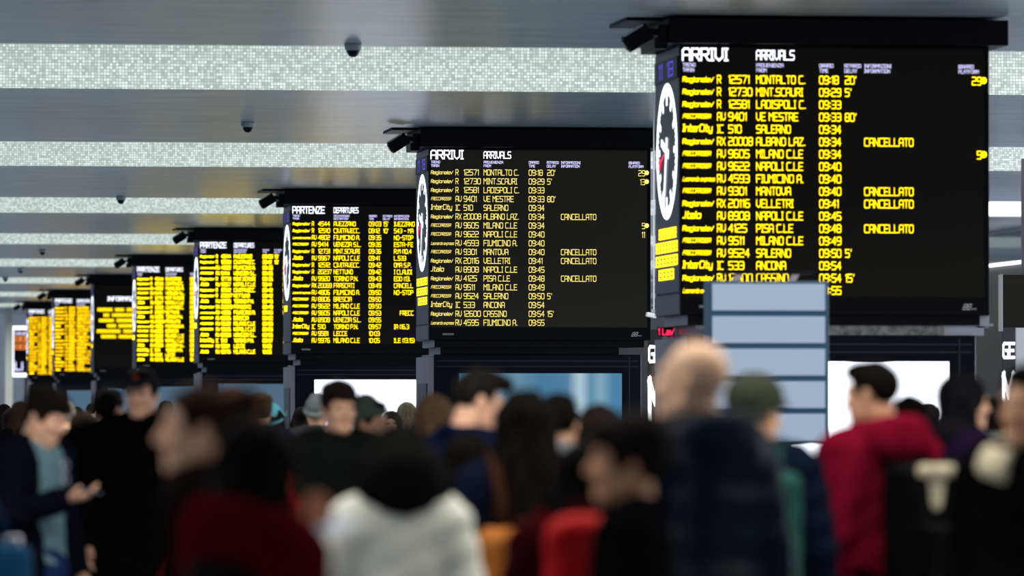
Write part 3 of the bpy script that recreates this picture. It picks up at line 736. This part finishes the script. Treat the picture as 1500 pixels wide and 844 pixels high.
_body = {}
def body_mesh(arms, hy, hp, fem, skin):
    key = (arms, hy, hp, fem, skin)
    if key in _body: return _body[key]
    sw, hip = (.90, 1.04) if fem else (1.0, 1.0)
    L, Rr = arm_pts(arms[0], 1, sw), arm_pts(arms[1], -1, sw)
    bx, by, bz = [], [], []
    for a in (L, Rr):
        c = a[2] + a[3] / np.linalg.norm(a[3]) * .09
        bx.append((c[0] - .09, c[0] + .09, .0062)); by.append((c[1] - .09, c[1] + .09, .0075)); bz.append((c[2] - .09, c[2] + .09, .0062))
    s = SDF(axis(-.48, .48, .017, bx + [(-.09, .09, .0078)]), axis(-.46, .27, .014, by + [(-.13, .0, .0085)]), axis(-.02, 1.84, .019, bz + [(1.50, 1.78, .0075)]))
    R = head_R(hy, hp)
    torso_prims(s, 0, sw, hip); leg_prims(s, 0, hip)
    for q in (-1, 1): foot(s, q)
    for a, q in ((L, 1), (Rr, -1)):
        s.cone(a[0], a[1], .054, .044, .03); s.cone(a[1], a[2], .042, .027, .01); hand_prims(s, a[2], a[3], a[4], q)
    head_prims(s, R, fem)
    Vv, Q = s.mesh()
    C = Vv[Q].mean(1); hl = (C - HC - PIV) @ R + PIV          # face features by their place on the head
    mi = np.zeros(len(Q), int); ax_ = np.abs(hl[:, 0])
    front = hl[:, 1] < -.055
    lips = front & (ax_ < .021) & (hl[:, 2] < -.054) & (hl[:, 2] > -.074) & (hl[:, 1] < -.088)
    eye = front & (((ax_ - .031) / .0135) ** 2 + ((hl[:, 2] - .005) / .0075) ** 2 < 1)
    iris = front & (((ax_ - .031) / .0088) ** 2 + ((hl[:, 2] - .005) / .0075) ** 2 < 1)
    mi[lips] = 1; mi[eye] = 2; mi[iris] = 3
    lipc = (skin[0] * .78, skin[1] * .55, skin[2] * .55)
    me = mk_mesh('body', Vv, Q, [cmat('skin', skin), cmat('skin', lipc), cmat('skin', (.36, .31, .28)), cmat('skin', (.02, .013, .01))], mi)
    _body[key] = me
    return me

ZH = ([-.13, -.085, -.05, -.028, -.012, .025, .05, .075, .11], [.078, .070, .045, -.012, -.012, .018, -.045, -.075, -.085])
def hair_mesh(style, col, dz=0.0):
    s = SDF(axis(-.24, .24, .008), axis(-.21, .24, .008), axis(-.46 if style in ('mid', 'long', 'vlong', 'bob', 'wavy') else -.16, .24, .008))
    R = np.eye(3); cr = lambda f, c=(0, .012, .035): s.ell(c, (.074 + f, .092 + f, .082 + f), .02)
    hz = lambda Y: np.interp(Y, *ZH)
    if style in ('short', 'quiff', 'fringe', 'curly', 'bun', 'fade'):
        f = dict(short=.014, quiff=.008, fringe=.017, curly=.026, bun=.011, fade=.007)[style]
        cr(f)
        low = dict(short=0, quiff=.012, fringe=-.012, curly=-.012, bun=.004, fade=.006)[style]
        s.cut(lambda X, Y, Z: (hz(Y) + low - Z) * .75)
        if style == 'fringe': s.ell((0, -.055, .082), (.074, .045, .034), .03); s.ell((.02, -.082, .055), (.055, .020, .020), .02); s.ell((0, .03, .09), (.08, .085, .045), .03)
        if style == 'quiff': s.ell((0, -.03, .102), (.066, .088, .040), .02); s.ell((0, -.098, .098), (.05, .035, .030), .02)
        if style == 'short': s.ell((0, -.03, .098), (.062, .07, .026), .02)
        if style == 'fade': s.ell((0, -.02, .088), (.068, .085, .040), .02)
        if style == 'bun': s.ell((0, .125, .075), (.046, .044, .044), .015)
        if style == 'curly': s.ell((0, -.06, .085), (.075, .045, .04), .02); s.ell((0, .05, .07), (.10, .075, .075), .03)
    else:
        wide = dict(mid=1.28, long=1.0, vlong=1.05, bob=1.04, wavy=1.15)[style]
        cr(.020); zb = dict(mid=-.06, long=-.30, vlong=-.40, bob=-.13, wavy=-.32)[style]
        s.cone((0, .035, .01), (0, .075, zb), .094 * wide, .115 * wide if style != 'bob' else .10, .03, .72)
        for q in (-1, 1): s.cone((.076 * q, .0, .03), (.105 * q * wide, .0, zb + .05), .028, .034, .025)
        if style == 'mid': s.cone((-.085, .05, .0), (-.17, .06, -.19), .05, .03, .04); s.cone((.085, .05, .0), (.13, .05, -.10), .045, .03, .04)
        s.ell((0, -.105, -.035), (.060, .075, .098), .012, 'sub'); s.ell((0, -.05, -.16), (.07, .10, .09), .02, 'sub')
        s.ell((0, .02, -.3), (.075, .045, .22), .02, 'sub')
    am = .006 if style in ('curly', 'wavy') else .0028
    fr = 120 if style == 'curly' else 70
    s.add_fn(lambda X, Y, Z: am * np.sin(fr * X + 9 * Z) * np.cos(fr * .8 * Y + (40 if style in ('curly', 'wavy') else 6) * Z))
    if style in ('short', 'quiff', 'fringe', 'curly', 'fade', 'mid', 'long', 'bob', 'vlong', 'wavy', 'bun'):
        for q in (-1, 1): s.cone((.016 * q, -.0915, .0245), (.045 * q, -.080, .0265), .0052, .004, 0)
    return s.mesh()
def place_head(Vv, R, sc_): return (HC + PIV + (Vv - PIV) @ R.T) * sc_
def hat_mesh(kind):
    s = SDF(axis(-.2, .2, .008), axis(-.26, .22, .008), axis(-.14, .26, .008))
    if kind == 'beanie':
        s.ell((0, .014, .045), (.094, .112, .098), 0); s.cut(lambda X, Y, Z: (.028 - .42 * (Y + .0) - Z) * .9)
        s.torus((0, .014, .022), .094, .016, .01, 1.0, 1.16, -.42); s.ell((0, .03, .13), (.05, .05, .03), .03)
    elif kind == 'round_cap':
        s.ell((0, .016, .055), (.102, .124, .098), 0); s.cut(lambda X, Y, Z: (.012 - .30 * Y - Z) * .95)
        s.ell((0, -.112, .045), (.066, .045, .010), .015, R=rot('X', 15)); s.torus((0, .014, .022), .090, .012, .01, 1.0, 1.16, -.30)
    elif kind == 'cap':
        s.ell((0, .012, .04), (.092, .110, .092), 0); s.cut(lambda X, Y, Z: .042 - .12 * Y - Z)
        s.ell((0, -.125, .052), (.072, .072, .009), .01, R=rot('X', 12)); s.ell((0, .012, .132), (.01, .01, .008), .003)
    elif kind == 'flatcap':
        s.ell((0, .01, .045), (.090, .110, .075), 0); s.cut(lambda X, Y, Z: .03 - .25 * Y - Z)
        s.ell((0, -.012, .085), (.106, .128, .040), .02, R=rot('X', 10)); s.ell((0, -.118, .052), (.066, .045, .010), .012, R=rot('X', 20))
    elif kind in ('hood', 'furhood'):
        s.ell((0, .03, .03), (.112, .125, .122), 0); s.cone((0, .05, -.04), (0, .06, -.12), .11, .13, .03)
        s.ell((0, -.12, -.015), (.078, .14, .115), .01, 'sub'); s.ell((0, 0, -.02), (.088, .10, .12), .01, 'sub')
        if kind == 'furhood':
            for i in range(26):
                a = 2 * math.pi * i / 26; s.ell((.098 * math.sin(a), -.062 - .012 * (i % 2), .0 + .125 * math.cos(a)), (.026, .026, .026), .01)
    elif kind == 'headband':
        s.torus((0, .012, .06), .088, .012, 0, 1.0, 1.18, -.1)
    return s.mesh()
_cl = {}
def cloth_grid(): return SDF(axis(-.50, .50, .0135), axis(-.50, .36, .0135), axis(.0, 1.66, .0145))
def top_mesh(arms, fem, hem, fit, quilt, openf, hood, scarf, collar, bulk):
    key = ('top', arms, fem, hem, fit, quilt, openf, hood, collar, bulk)
    if key in _cl: return _cl[key]
    sw, hip = (.90, 1.04) if fem else (1.0, 1.0)
    s = cloth_grid(); torso_prims(s, fit, sw, hip)
    if hem < .95: s.cone((0, .0, 1.0), (0, .0, hem + .05), .17 * hip + fit, .185 * hip + fit * 1.3, .03, .76)
    for a, q in ((arm_pts(arms[0], 1, sw), 1), (arm_pts(arms[1], -1, sw), -1)):
        s.cone(a[0], a[1], .060 + fit * bulk, .052 + fit * bulk, .045); s.cone(a[1], a[1] + (a[2] - a[1]) * .93, .051 + fit * bulk, .040 + fit * bulk * .7, .015)
        s.ell(a[2] + a[3] / np.linalg.norm(a[3]) * .02, (.03, .03, .03), .005, 'sub')
    s.cut(lambda X, Y, Z: hem - Z + 0 * X + 0 * Y)
    if quilt: s.add_fn(lambda X, Y, Z: -.009 * np.abs(np.sin(Z * 30)) + .003 * np.sin(X * 37 + Z * 11) + 0 * Y)
    else: s.add_fn(lambda X, Y, Z: .0045 * np.sin(X * 21 + Z * 34) * np.cos(Y * 26 - Z * 17) + .003 * np.sin(Z * 55 + X * 25))
    s.cone((0, .03, 1.40), (0, .0, 1.75), .056, .078, .01, op='sub')
    if collar: s.torus((0, .03, 1.505), .074, .024, .02, 1.05, 1.05, .25)
    if hood:
        s.ell((0, .12, 1.475), (.155, .075, .095), .03); s.torus((0, .045, 1.50), .105, .036, .03, 1.1, 1.0, .30)
    if openf: s.rbox((0.0, -.26, 1.12), (.075, .22, .42), .02, .02, 'sub')
    _cl[key] = s.mesh(); return _cl[key]
def leg_mesh(fem, fit=.014):
    key = ('leg', fem)
    if key in _cl: return _cl[key]
    s = SDF(axis(-.26, .26, .0135), axis(-.2, .2, .0135), axis(.0, 1.1, .0155)); hip = 1.04 if fem else 1.0
    s.cone((0, 0, .90), (0, .005, 1.03), .166 * hip + .008, .147 + .008, .03, .72); leg_prims(s, fit, hip, .07)
    s.cut(lambda X, Y, Z: np.maximum(.075 - Z, Z - 1.05) + 0 * X + 0 * Y)
    s.add_fn(lambda X, Y, Z: .004 * np.sin(Z * 60 + X * 20) * np.cos(Y * 30 + Z * 12))
    _cl[key] = s.mesh(); return _cl[key]
def shoe_mesh(q):
    key = ('shoe', q)
    if key in _cl: return _cl[key]
    s = SDF(axis(-.2, .2, .009), axis(-.22, .12, .009), axis(-.02, .2, .008)); foot(s, q, .007)
    s.cut(lambda X, Y, Z: np.maximum(.001 - Z, Z - .125) + 0 * X + 0 * Y); _cl[key] = s.mesh(); return _cl[key]

HAIRTOP = dict(short=.006, quiff=.026, fringe=.022, curly=.03, bun=.008, fade=.011, mid=.018, long=.018, vlong=.018, bob=.018, wavy=.018, none=0)
HATTOP = dict(beanie=.046, round_cap=.036, cap=.018, flatcap=.01, hood=.036, furhood=.04, headband=.0)
GROUP = 'travellers waiting in the concourse'
SK = dict(light=(.74, .42, .25), pink=(.76, .43, .29), tan=(.52, .28, .165), olive=(.46, .25, .14), warm=(.58, .29, .15), bald=(.72, .45, .29))
BLACK = (.0022, .0022, .0028); NAVY = (.0045, .0065, .017); CHAR = (.008, .008, .010)
def person(label, px, ytop, Y, yaw, hy=0, hp=0, fem=False, skin='light', hair='short', hc=(.005, .004, .0035), hat=None, hatc=CHAR,
           top=BLACK, tk='cloth', hem=.82, fit=.032, quilt=False, openf=False, inner=None, hood=False, scarf=None, collar=True, bulk=.8,
           legs=(.005, .006, .012), shoes=(.012, .012, .012), arms=('down', 'down'), tname='coat', furc=None):
    skin = SK[skin]
    top_d = .117 + max(HAIRTOP[hair], HATTOP.get(hat, 0) if hat else 0)
    R = head_R(hy, hp)
    # height of the crown above the neck pivot once the head is tipped
    unit = HC[2] + PIV[2] + max((R @ (V3(0, yy, math.sqrt(max(0, 1 - ((yy - .012) / .105) ** 2)) * (top_d - .035) + .035) - PIV))[2] for yy in np.linspace(-.08, .1, 19))
    p = at(px, ytop, Y); s_ = p.z / unit
    hoff = np.array(rot('Z', yaw)) @ (HC + PIV + R @ (V3(0, .0, 0) - PIV)) * s_
    root = thing('person', (p.x - hoff[0], Y - hoff[1], 0), label, 'person', GROUP, math.radians(yaw))
    def add(nm, VQ, col, kind='cloth', head=False):
        Vv, Q = VQ; Vv = place_head(Vv, R, s_) if head else Vv * s_
        mats = col if isinstance(col, list) else [cmat(kind, col)]
        return link(nm, mk_mesh(nm, Vv, Q, mats), root)
    bm = body_mesh(arms, hy, hp, fem, skin)
    b = link('body', bm, root); b.scale = (s_, s_, s_)
    if hair != 'none': add('hair', hair_mesh(hair, hc), hc, 'hair', True)
    if hat: 
        add({'furhood': 'fur_hood'}.get(hat, hat), hat_mesh(hat), hatc, 'wool', True)
    add(tname, top_mesh(arms, fem, hem, fit, quilt, openf, hood, scarf, collar, bulk), top, tk)
    if inner: 
        add('sweater', top_mesh(('down', 'down'), fem, .93, .012, False, False, False, None, True, .3) if False else inner_mesh(fem), inner, 'wool')
    if scarf:
        sg = SDF(axis(-.2, .2, .011), axis(-.16, .22, .011), axis(1.36, 1.66, .011)); sg.torus((0, .03, 1.525), .078, .038, 0, 1.1, 1.05, .2); sg.torus((0, .03, 1.488), .088, .034, .02, 1.1, 1.1, .2)
        sg.add_fn(lambda X, Y, Z: .006 * np.sin(60 * X + 25 * Z) * np.cos(50 * Y)); add('scarf', sg.mesh(), scarf, 'wool')
    add('trousers', leg_mesh(fem), legs)
    for q in (-1, 1): add('shoe', shoe_mesh(q), shoes)
    root['_s'] = s_
    return root
def inner_mesh(fem):
    key = ('inner', fem)
    if key in _cl: return _cl[key]
    s = cloth_grid(); torso_prims(s, .010, .9 if fem else 1.0, 1.0); s.cone((0, .03, 1.38), (0, .0, 1.75), .05, .078, .01, op='sub')
    s.torus((0, .03, 1.50), .066, .015, .015, 1.05, 1.05, .3); s.cut(lambda X, Y, Z: .92 - Z + 0 * X + 0 * Y)
    s.add_fn(lambda X, Y, Z: .003 * np.sin(X * 30 + Z * 40) * np.cos(Z * 26)); _cl[key] = s.mesh(); return _cl[key]

def on_person(root, name, label, cat, off=(0, 0, 0), group=None):
    o = thing(name, root.matrix_basis @ Vector(off), label, cat, group, root.rotation_euler[2]); return o
def backpack(root, label, col, w=.15, h=.22, z=1.16, y=.285, d=.075, strapc=None, front=True):
    s_ = root['_s']; z *= s_; y *= s_
    t = on_person(root, 'backpack', label, 'backpack', (0, y, z))
    g = SDF(axis(-.3, .3, .012), axis(-.2, .2, .012), axis(-.36, .36, .012)); g.rbox((0, 0, 0), (w - .05, d - .04, h - .06), .055); g.add_fn(lambda X, Y, Z: .004 * np.sin(40 * X + 22 * Z) * np.cos(30 * Z))
    Vv, Q = g.mesh(); link('bag_body', mk_mesh('bag_body', Vv, Q, [cmat('shiny', col)]), t)
    if front:
        g = SDF(axis(-.2, .2, .011), axis(-.02, .2, .011), axis(-.32, .2, .011)); g.rbox((0, d + .02, -h * .35), (w * .6, .012, h * .32), .025)
        Vv, Q = g.mesh(); link('front_pocket', mk_mesh('front_pocket', Vv, Q, [cmat('shiny', tuple(c * .8 for c in col))]), t)
    sc_ = cmat('cloth', strapc or tuple(c * .6 for c in col))
    m = MB(); m.tube([(-.04, -d + .02, h - .01), (-.03, -d + .02, h + .018), (.03, -d + .02, h + .018), (.04, -d + .02, h - .01)], .009); m.build('handle', sc_, t, True)
    for q in (-1, 1):
        pts = [(.07 * q, -d, h - .05), (.085 * q, -y + .155, 1.40 * s_ - z), (.10 * q, -y + .11, 1.49 * s_ - z), (.115 * q, -y + .02, 1.535 * s_ - z), (.12 * q, -y - .10, 1.46 * s_ - z), (.13 * q, -y - .185, 1.33 * s_ - z), (.16 * q, -y - .15, 1.15 * s_ - z), (.19 * q, -y, 1.04 * s_ - z), (w * q * .8, -d, -h + .04)]
        m = MB(); m.tube(pts, .019, 8); m.build('strap', sc_, t, True)
    return t

# ---- the crowd, from the nearest to the farthest
ph_person = person('person in dark red jacket holding a glowing phone, black hair, nearest the camera', 382, 610, 13.0, 125, 10, 8, True, 'warm', 'wavy', (.004, .003, .003), top=(.060, .003, .006), hem=.75, hood=True, arms=('raised', 'down'), tname='jacket')
person('woman in fluffy white coat seen from behind with long black hair', 583, 622, 17.5, 180, 8, 4, True, 'olive', 'mid', (.003, .003, .003), top=(.60, .62, .56), tk='wool', hem=.72, fit=.04, arms=('wide', 'front'), tname='coat')
person('woman with pulled back brown hair in profile facing left, dark clothes', 292, 562, 14.5, -95, -4, 0, True, 'light', 'bun', (.022, .012, .008), top=(.004, .0025, .0025), hem=.7, tname='coat', scarf=(.012, .008, .008))
person('woman with short dark curly hair in profile facing left before the bald man', 918, 602, 14.6, -100, 0, 0, True, 'warm', 'curly', (.010, .008, .008), top=(.003, .003, .004), hem=.8, tname='jacket')
rb = person('short person in dark maroon top with a bright red backpack', 856, 645, 15.4, 172, 0, 8, True, 'olive', 'bob', (.003, .003, .003), top=(.025, .003, .005), hem=.85, tname='jacket')
bald = person('bald man in dark navy padded jacket looking up at the boards', 1015, 500, 16.0, -140, 15, -6, False, 'bald', 'none', top=(.0035, .007, .014), tk='shiny', hem=.78, fit=.05, quilt=True, hood=True, bulk=1.0, tname='padded_jacket')
edge = person('man at the right edge in black jacket with cream fleece collar', 1511, 535, 16.5, -48, 0, 0, False, 'tan', 'short', top=BLACK, hem=.75, fit=.045, tname='jacket')
person('dark haired person with pale grey scarf right of the long black hair', 818, 578, 21.5, 150, 10, 4, False, 'tan', 'short', top=(.020, .003, .005), hem=.85, tname='jacket', scarf=(.22, .22, .26))
bb = person('woman with long black hair and brown leather backpack in front of the blue screen', 770, 571, 19.0, 174, -4, 3, True, 'olive', 'wavy', top=NAVY, hem=.8, tname='jacket')
person('dark haired person in black jacket behind the white coat', 684, 632, 20.6, 172, 0, 6, True, 'olive', 'long', top=(.0025, .0025, .004), hem=.8, scarf=(.003, .003, .004), tname='jacket')
gc = person('man in mossy green cap with green backpack beside the bald man', 1108, 545, 20.0, 174, -38, 4, False, 'light', 'short', (.20, .19, .18), 'round_cap', (.038, .045, .033), top=(.004, .007, .016), hem=.8, fit=.04, tname='jacket')
red = person('man in crimson hooded sweatshirt with black backpack, short black hair', 1278, 527, 20.3, -150, 18, 4, False, 'tan', 'fade', top=(.135, .0035, .017), hem=.85, hood=True, tname='hooded_sweatshirt')
quiff = person('man with quiff and shaved sides in navy jacket looking down', 698, 536, 22.0, 115, -5, 14, False, 'pink', 'quiff', (.012, .010, .009), top=(.004, .007, .026), hem=.85, fit=.035, tname='jacket')
person('person with long dark hair left of the woman in profile before the blue screen', 876, 592, 23.0, 200, 0, 6, True, 'olive', 'long', (.016, .011, .009), top=BLACK, hem=.8, tname='coat')
prof = person('woman with black hair in profile facing right under the nearest white screen', 1412, 546, 24.0, 100, 0, 0, True, 'pink', 'long', (.006, .006, .008), top=(.014, .008, .024), hem=.75, fit=.045, tname='jacket', scarf=(.010, .009, .012))
person('dark haired person behind the man in crimson', 1333, 580, 26.0, 165, 0, 8, False, 'tan', 'bob', top=BLACK, hem=.8, tname='jacket')
man = person('young man in black coat and teal sweater reading his phone', 68, 565, 25.6, 48, 8, 22, False, 'pink', 'fringe', (.010, .007, .006), top=(.0035, .004, .008), hem=.62, openf=True, inner=(.12, .22, .26), legs=(.010, .024, .085), arms=('down', 'phone'), tname='coat')
person('young man with dark fringe facing the camera before the white screen', 497, 556, 27.0, 12, 0, 4, False, 'pink', 'fringe', (.014, .009, .009), top=(.008, .010, .009), hem=.8, tname='jacket')
person('woman with light brown hair behind the man with the quiff', 634, 577, 28.0, 190, 0, 0, True, 'light', 'long', (.14, .085, .045), top=(.012, .014, .03), hem=.8, tname='coat')
cap = person('young man in black baseball cap facing the camera on the left', 207, 538, 29.0, -14, -6, 2, False, 'pink', 'short', (.005, .004, .004), 'cap', (.018, .020, .025), top=BLACK, hem=.72, fit=.05, hood=True, tname='jacket')
person('man in patterned green beanie and dark hood facing right', 540, 576, 30.0, 68, 0, 6, False, 'tan', 'short', hat='beanie', hatc=(.085, .105, .085), top=(.008, .009, .010), hem=.8, hood=True, tname='parka')
person('person in teal cap and pale scarf below the right end of the nearest board', 1457, 581, 31.0, 110, 0, 0, True, 'light', 'long', (.02, .015, .012), 'cap', (.02, .07, .08), top=BLACK, hem=.8, scarf=(.32, .36, .34), tname='jacket')
person('tall person in black coat with dark hair left of the capped man', 160, 570, 33.0, 165, -25, 0, False, 'tan', 'short', top=BLACK, hem=.55, fit=.06, tname='coat')
person('person in beige jacket mostly behind the black coat on the left', 124, 602, 37.0, 150, 0, 0, True, 'light', 'long', (.02, .014, .010), top=(.42, .39, .31), hem=.8, fit=.04, tname='jacket')
person('reddish haired person with red collar behind the woman in profile', 338, 566, 20.0, 200, 0, 0, True, 'light', 'bob', (.055, .016, .010), top=(.16, .006, .008), hem=.8, tname='jacket', scarf=(.22, .006, .008))
person('person with streaked brown hair before the fourth board screen', 381, 575, 40.0, 185, 0, 0, False, 'tan', 'fringe', (.035, .020, .010), top=NAVY, hem=.8, tname='jacket')
person('small person in light blue hat beside the streaked brown hair', 401, 590, 45.0, 150, 0, 0, True, 'light', 'long', hat='beanie', hatc=(.09, .34, .46), top=(.25, .23, .20), hem=.8, tname='coat')
person('person in grey knitted cap behind the young man with dark fringe', 464, 575, 43.0, 170, 0, 0, False, 'tan', 'short', hat='beanie', hatc=(.10, .115, .125), top=(.03, .03, .035), hem=.8, tname='jacket')
person('small woman with long fair streaked hair facing the camera before the white screen', 574, 602, 52.0, -12, 0, 0, True, 'light', 'vlong', (.05, .035, .026), top=BLACK, hem=.8, tname='coat')
person('small fair haired person at the right edge of the third kiosk screen', 597, 589, 54.0, 140, 0, 0, True, 'light', 'bob', (.30, .25, .18), top=(.02, .02, .024), hem=.8, tname='coat')
person('person in dark blue jacket just right of the man reading his phone', 96, 588, 42.0, 170, 0, 0, False, 'light', 'short', (.25, .24, .22), top=(.012, .018, .05), hem=.8, tname='jacket')
person('person with tied dark hair behind the shoulder of the man reading his phone', 30, 588, 46.0, 190, 0, 0, True, 'olive', 'long', (.02, .012, .008), top=BLACK, hem=.8, tname='coat')
lf = person('person in black at the lower left corner carrying a blue bag', -124, 585, 20.0, 180, 0, 0, False, 'tan', 'short', top=BLACK, hem=.75, tname='jacket')
# a looser line of small far figures towards the end of the hall
rnd = random.Random(4)
far = [(6, 592, 70, 'bob', BLACK, 'far person in black at the very left edge'), (17, 598, 58, 'long', CHAR, 'far dark figure second from the left edge'),
       (40, 594, 95, 'short', NAVY, 'far figure behind the head of the man reading his phone'), (112, 596, 64, 'fade', NAVY, 'far dark figure between the phone reader and the black coat'),
       (134, 592, 85, 'short', CHAR, 'far dark figure left of the tall black coat'), (243, 588, 60, 'short', BLACK, 'far figure right of the capped man'),
       (442, 596, 58, 'bob', CHAR, 'far figure left of the grey knitted cap'), (728, 600, 44, 'bob', BLACK, 'dark haired person low between the quiff and the long black hair'),
       (838, 606, 44, 'short', CHAR, 'dark figure right of the red backpack before the blue screen'), (1360, 592, 46, 'short', NAVY, 'dark figure between the crimson top and the woman in profile')]
for px, yt, Y, hr, c, lab in far:
    person(lab, px, yt, Y, rnd.choice([180, 165, 200]), 0, 0, hr in ('bob', 'long'), 'tan', hr, (.014, .011, .010), top=c, hem=.8, tname='jacket')

# ---- what they carry
backpack(rb, 'bright red backpack worn by the short person in maroon', (.42, .010, .012), .10, .21, 1.30, y=.27, strapc=(.05, .003, .005))
backpack(bb, 'brown leather backpack at the lower middle of the crowd', (.30, .105, .022), .165, .20, 1.08, strapc=(.03, .012, .006))
backpack(gc, 'dark green backpack worn by the man in the mossy green cap', (.012, .060, .050), .16, .25, 1.18, y=.30)
bp = backpack(red, 'black backpack with a beige roll worn by the man in crimson', BLACK, .16, .24, 1.17)
bpy.context.view_layer.update()
c_ = bp.matrix_basis.inverted() @ at(1372, 690, 19.75)
g = SDF(axis(-.25, .25, .01), axis(-.14, .14, .01), axis(-.3, .14, .01)); g.rbox((0, 0, 0), (.05, .03, .008), .016, R=rot('Z', 150)); g.cone((0, 0, -.02), (0, 0, -.12), .035, .022, .01, .7)
Vv, Q = g.mesh(); o = link('cloth_roll', mk_mesh('cloth_roll', Vv, Q, [cmat('cloth', (.42, .39, .28))]), bp); o.location = c_; o['label'] = 'beige roll'
t = on_person(man, 'mobile_phone', 'dark phone in the hand of the man in the black coat', 'phone', V3(-.075, -.355, 1.275) * man['_s'])
m = MB(); m.obox((0, 0, 0), (.07, .14, .008), Matrix.Rotation(math.radians(35), 3, 'Z') @ Matrix.Rotation(math.radians(12), 3, 'X')); m.build('phone_case', M['black'], t, bevel=.003)
m = MB(); m.obox((0, 0, .005), (.062, .13, .001), Matrix.Rotation(math.radians(35), 3, 'Z') @ Matrix.Rotation(math.radians(12), 3, 'X')); m.build('phone_screen', M['ad_grey'], t)
sg = ph_person['_s']
t = on_person(ph_person, 'mobile_phone', 'bright edged phone held up by the person in dark red', 'phone', V3(.075, -.315, 1.485) * sg)
Rp = Matrix.Rotation(math.radians(25), 3, 'Z') @ Matrix.Rotation(math.radians(-10), 3, 'X')
MB().obox((0, 0, 0), (.072, .15, .009), Rp).build('phone_case', M['white_plastic'], t, bevel=.003)
MB().obox(Rp @ Vector((0, 0, .006)), (.064, .14, .001), Rp).build('phone_screen', M['monitor'], t)
g = SDF(axis(-.05, .05, .006), axis(-.16, -.06, .006), axis(.04, .14, .006)); g.ell((0, -.1, .088), (.016, .012, .010), 0)
Vv, Q = g.mesh(); o = link('cap_emblem', mk_mesh('cap_emblem', place_head(Vv, head_R(-6, 2), cap['_s']), Q, [cmat('cloth', (.35, .05, .03))]), cap); o['label'] = 'small red cap emblem'
# spectacles on the sweater, cap emblem, jacket emblem
t = on_person(man, 'spectacles', 'spectacles hanging from the neck of the teal sweater', 'spectacles', V3(.0, -.155, 1.36) * man['_s'])
for q in (-1, 1):
    m = MB(); m.tube([(.0 + .022 * math.cos(a), -.012, -.03 * q + .024 * math.sin(a)) for a in [2 * math.pi * i / 14 for i in range(15)]], .0028, 6); m.build('lens_rim', M['steel'], t, True)
MB().tube([(0, -.012, -.008), (0, -.012, .008)], .003, 6).build('bridge', M['steel'], t)
MB().tube([(.0, -.004, .055), (.004, .0, .02), (.004, .0, -.05)], .0025, 6).build('temple_arm', M['steel'], t)
# the blue bag at the lower left corner
bs = lf['_s']; t = on_person(lf, 'shoulder_bag', 'bright blue shoulder bag at the lower left corner', 'bag', V3(-.365, .02, .76) * bs)
g = SDF(axis(-.3, .3, .014), axis(-.2, .2, .014), axis(-.05, .52, .014)); g.rbox((0, 0, .22), (.02, .12, .17), .045)
g.add_fn(lambda X, Y, Z: .006 * np.sin(X * 45 + Z * 8)); Vv, Q = g.mesh(); link('bag_body', mk_mesh('bag_body', Vv, Q, [cmat('shiny', (.003, .030, .075))]), t)
m = MB(); m.tube([(0, -.13, .40), (.07, -.11, .58), (.19, -.06, .735), (.215, .0, .765), (.19, .07, .735), (.07, .12, .58), (0, .13, .40)], .014, 8); m.build('strap', cmat('cloth', (.004, .012, .03)), t, True)
m = MB(); m.tube([(-.02, .14, .40), (-.02, .145, .45), (.02, .145, .45), (.02, .14, .40)], .007, 8); m.build('buckle', M['steel'], t, True)
# cream fleece collar on the jacket at the right edge
g = SDF(axis(-.28, .28, .010), axis(-.28, .28, .010), axis(1.3, 1.72, .010))
g.torus((0, .02, 1.495), .115, .048, 0, 1.15, 1.0, .30); g.cut(lambda X, Y, Z: np.maximum(X + .005, Y - .06) + 0 * Z)
g.add_fn(lambda X, Y, Z: .003 * np.sin(70 * X + 40 * Z) * np.cos(60 * Y))
Vv, Q = g.mesh(); o = link('fleece_collar', mk_mesh('fleece_collar', Vv * edge['_s'], Q, [cmat('wool', (.50, .47, .34))]), edge); o['label'] = 'cream fleece collar'
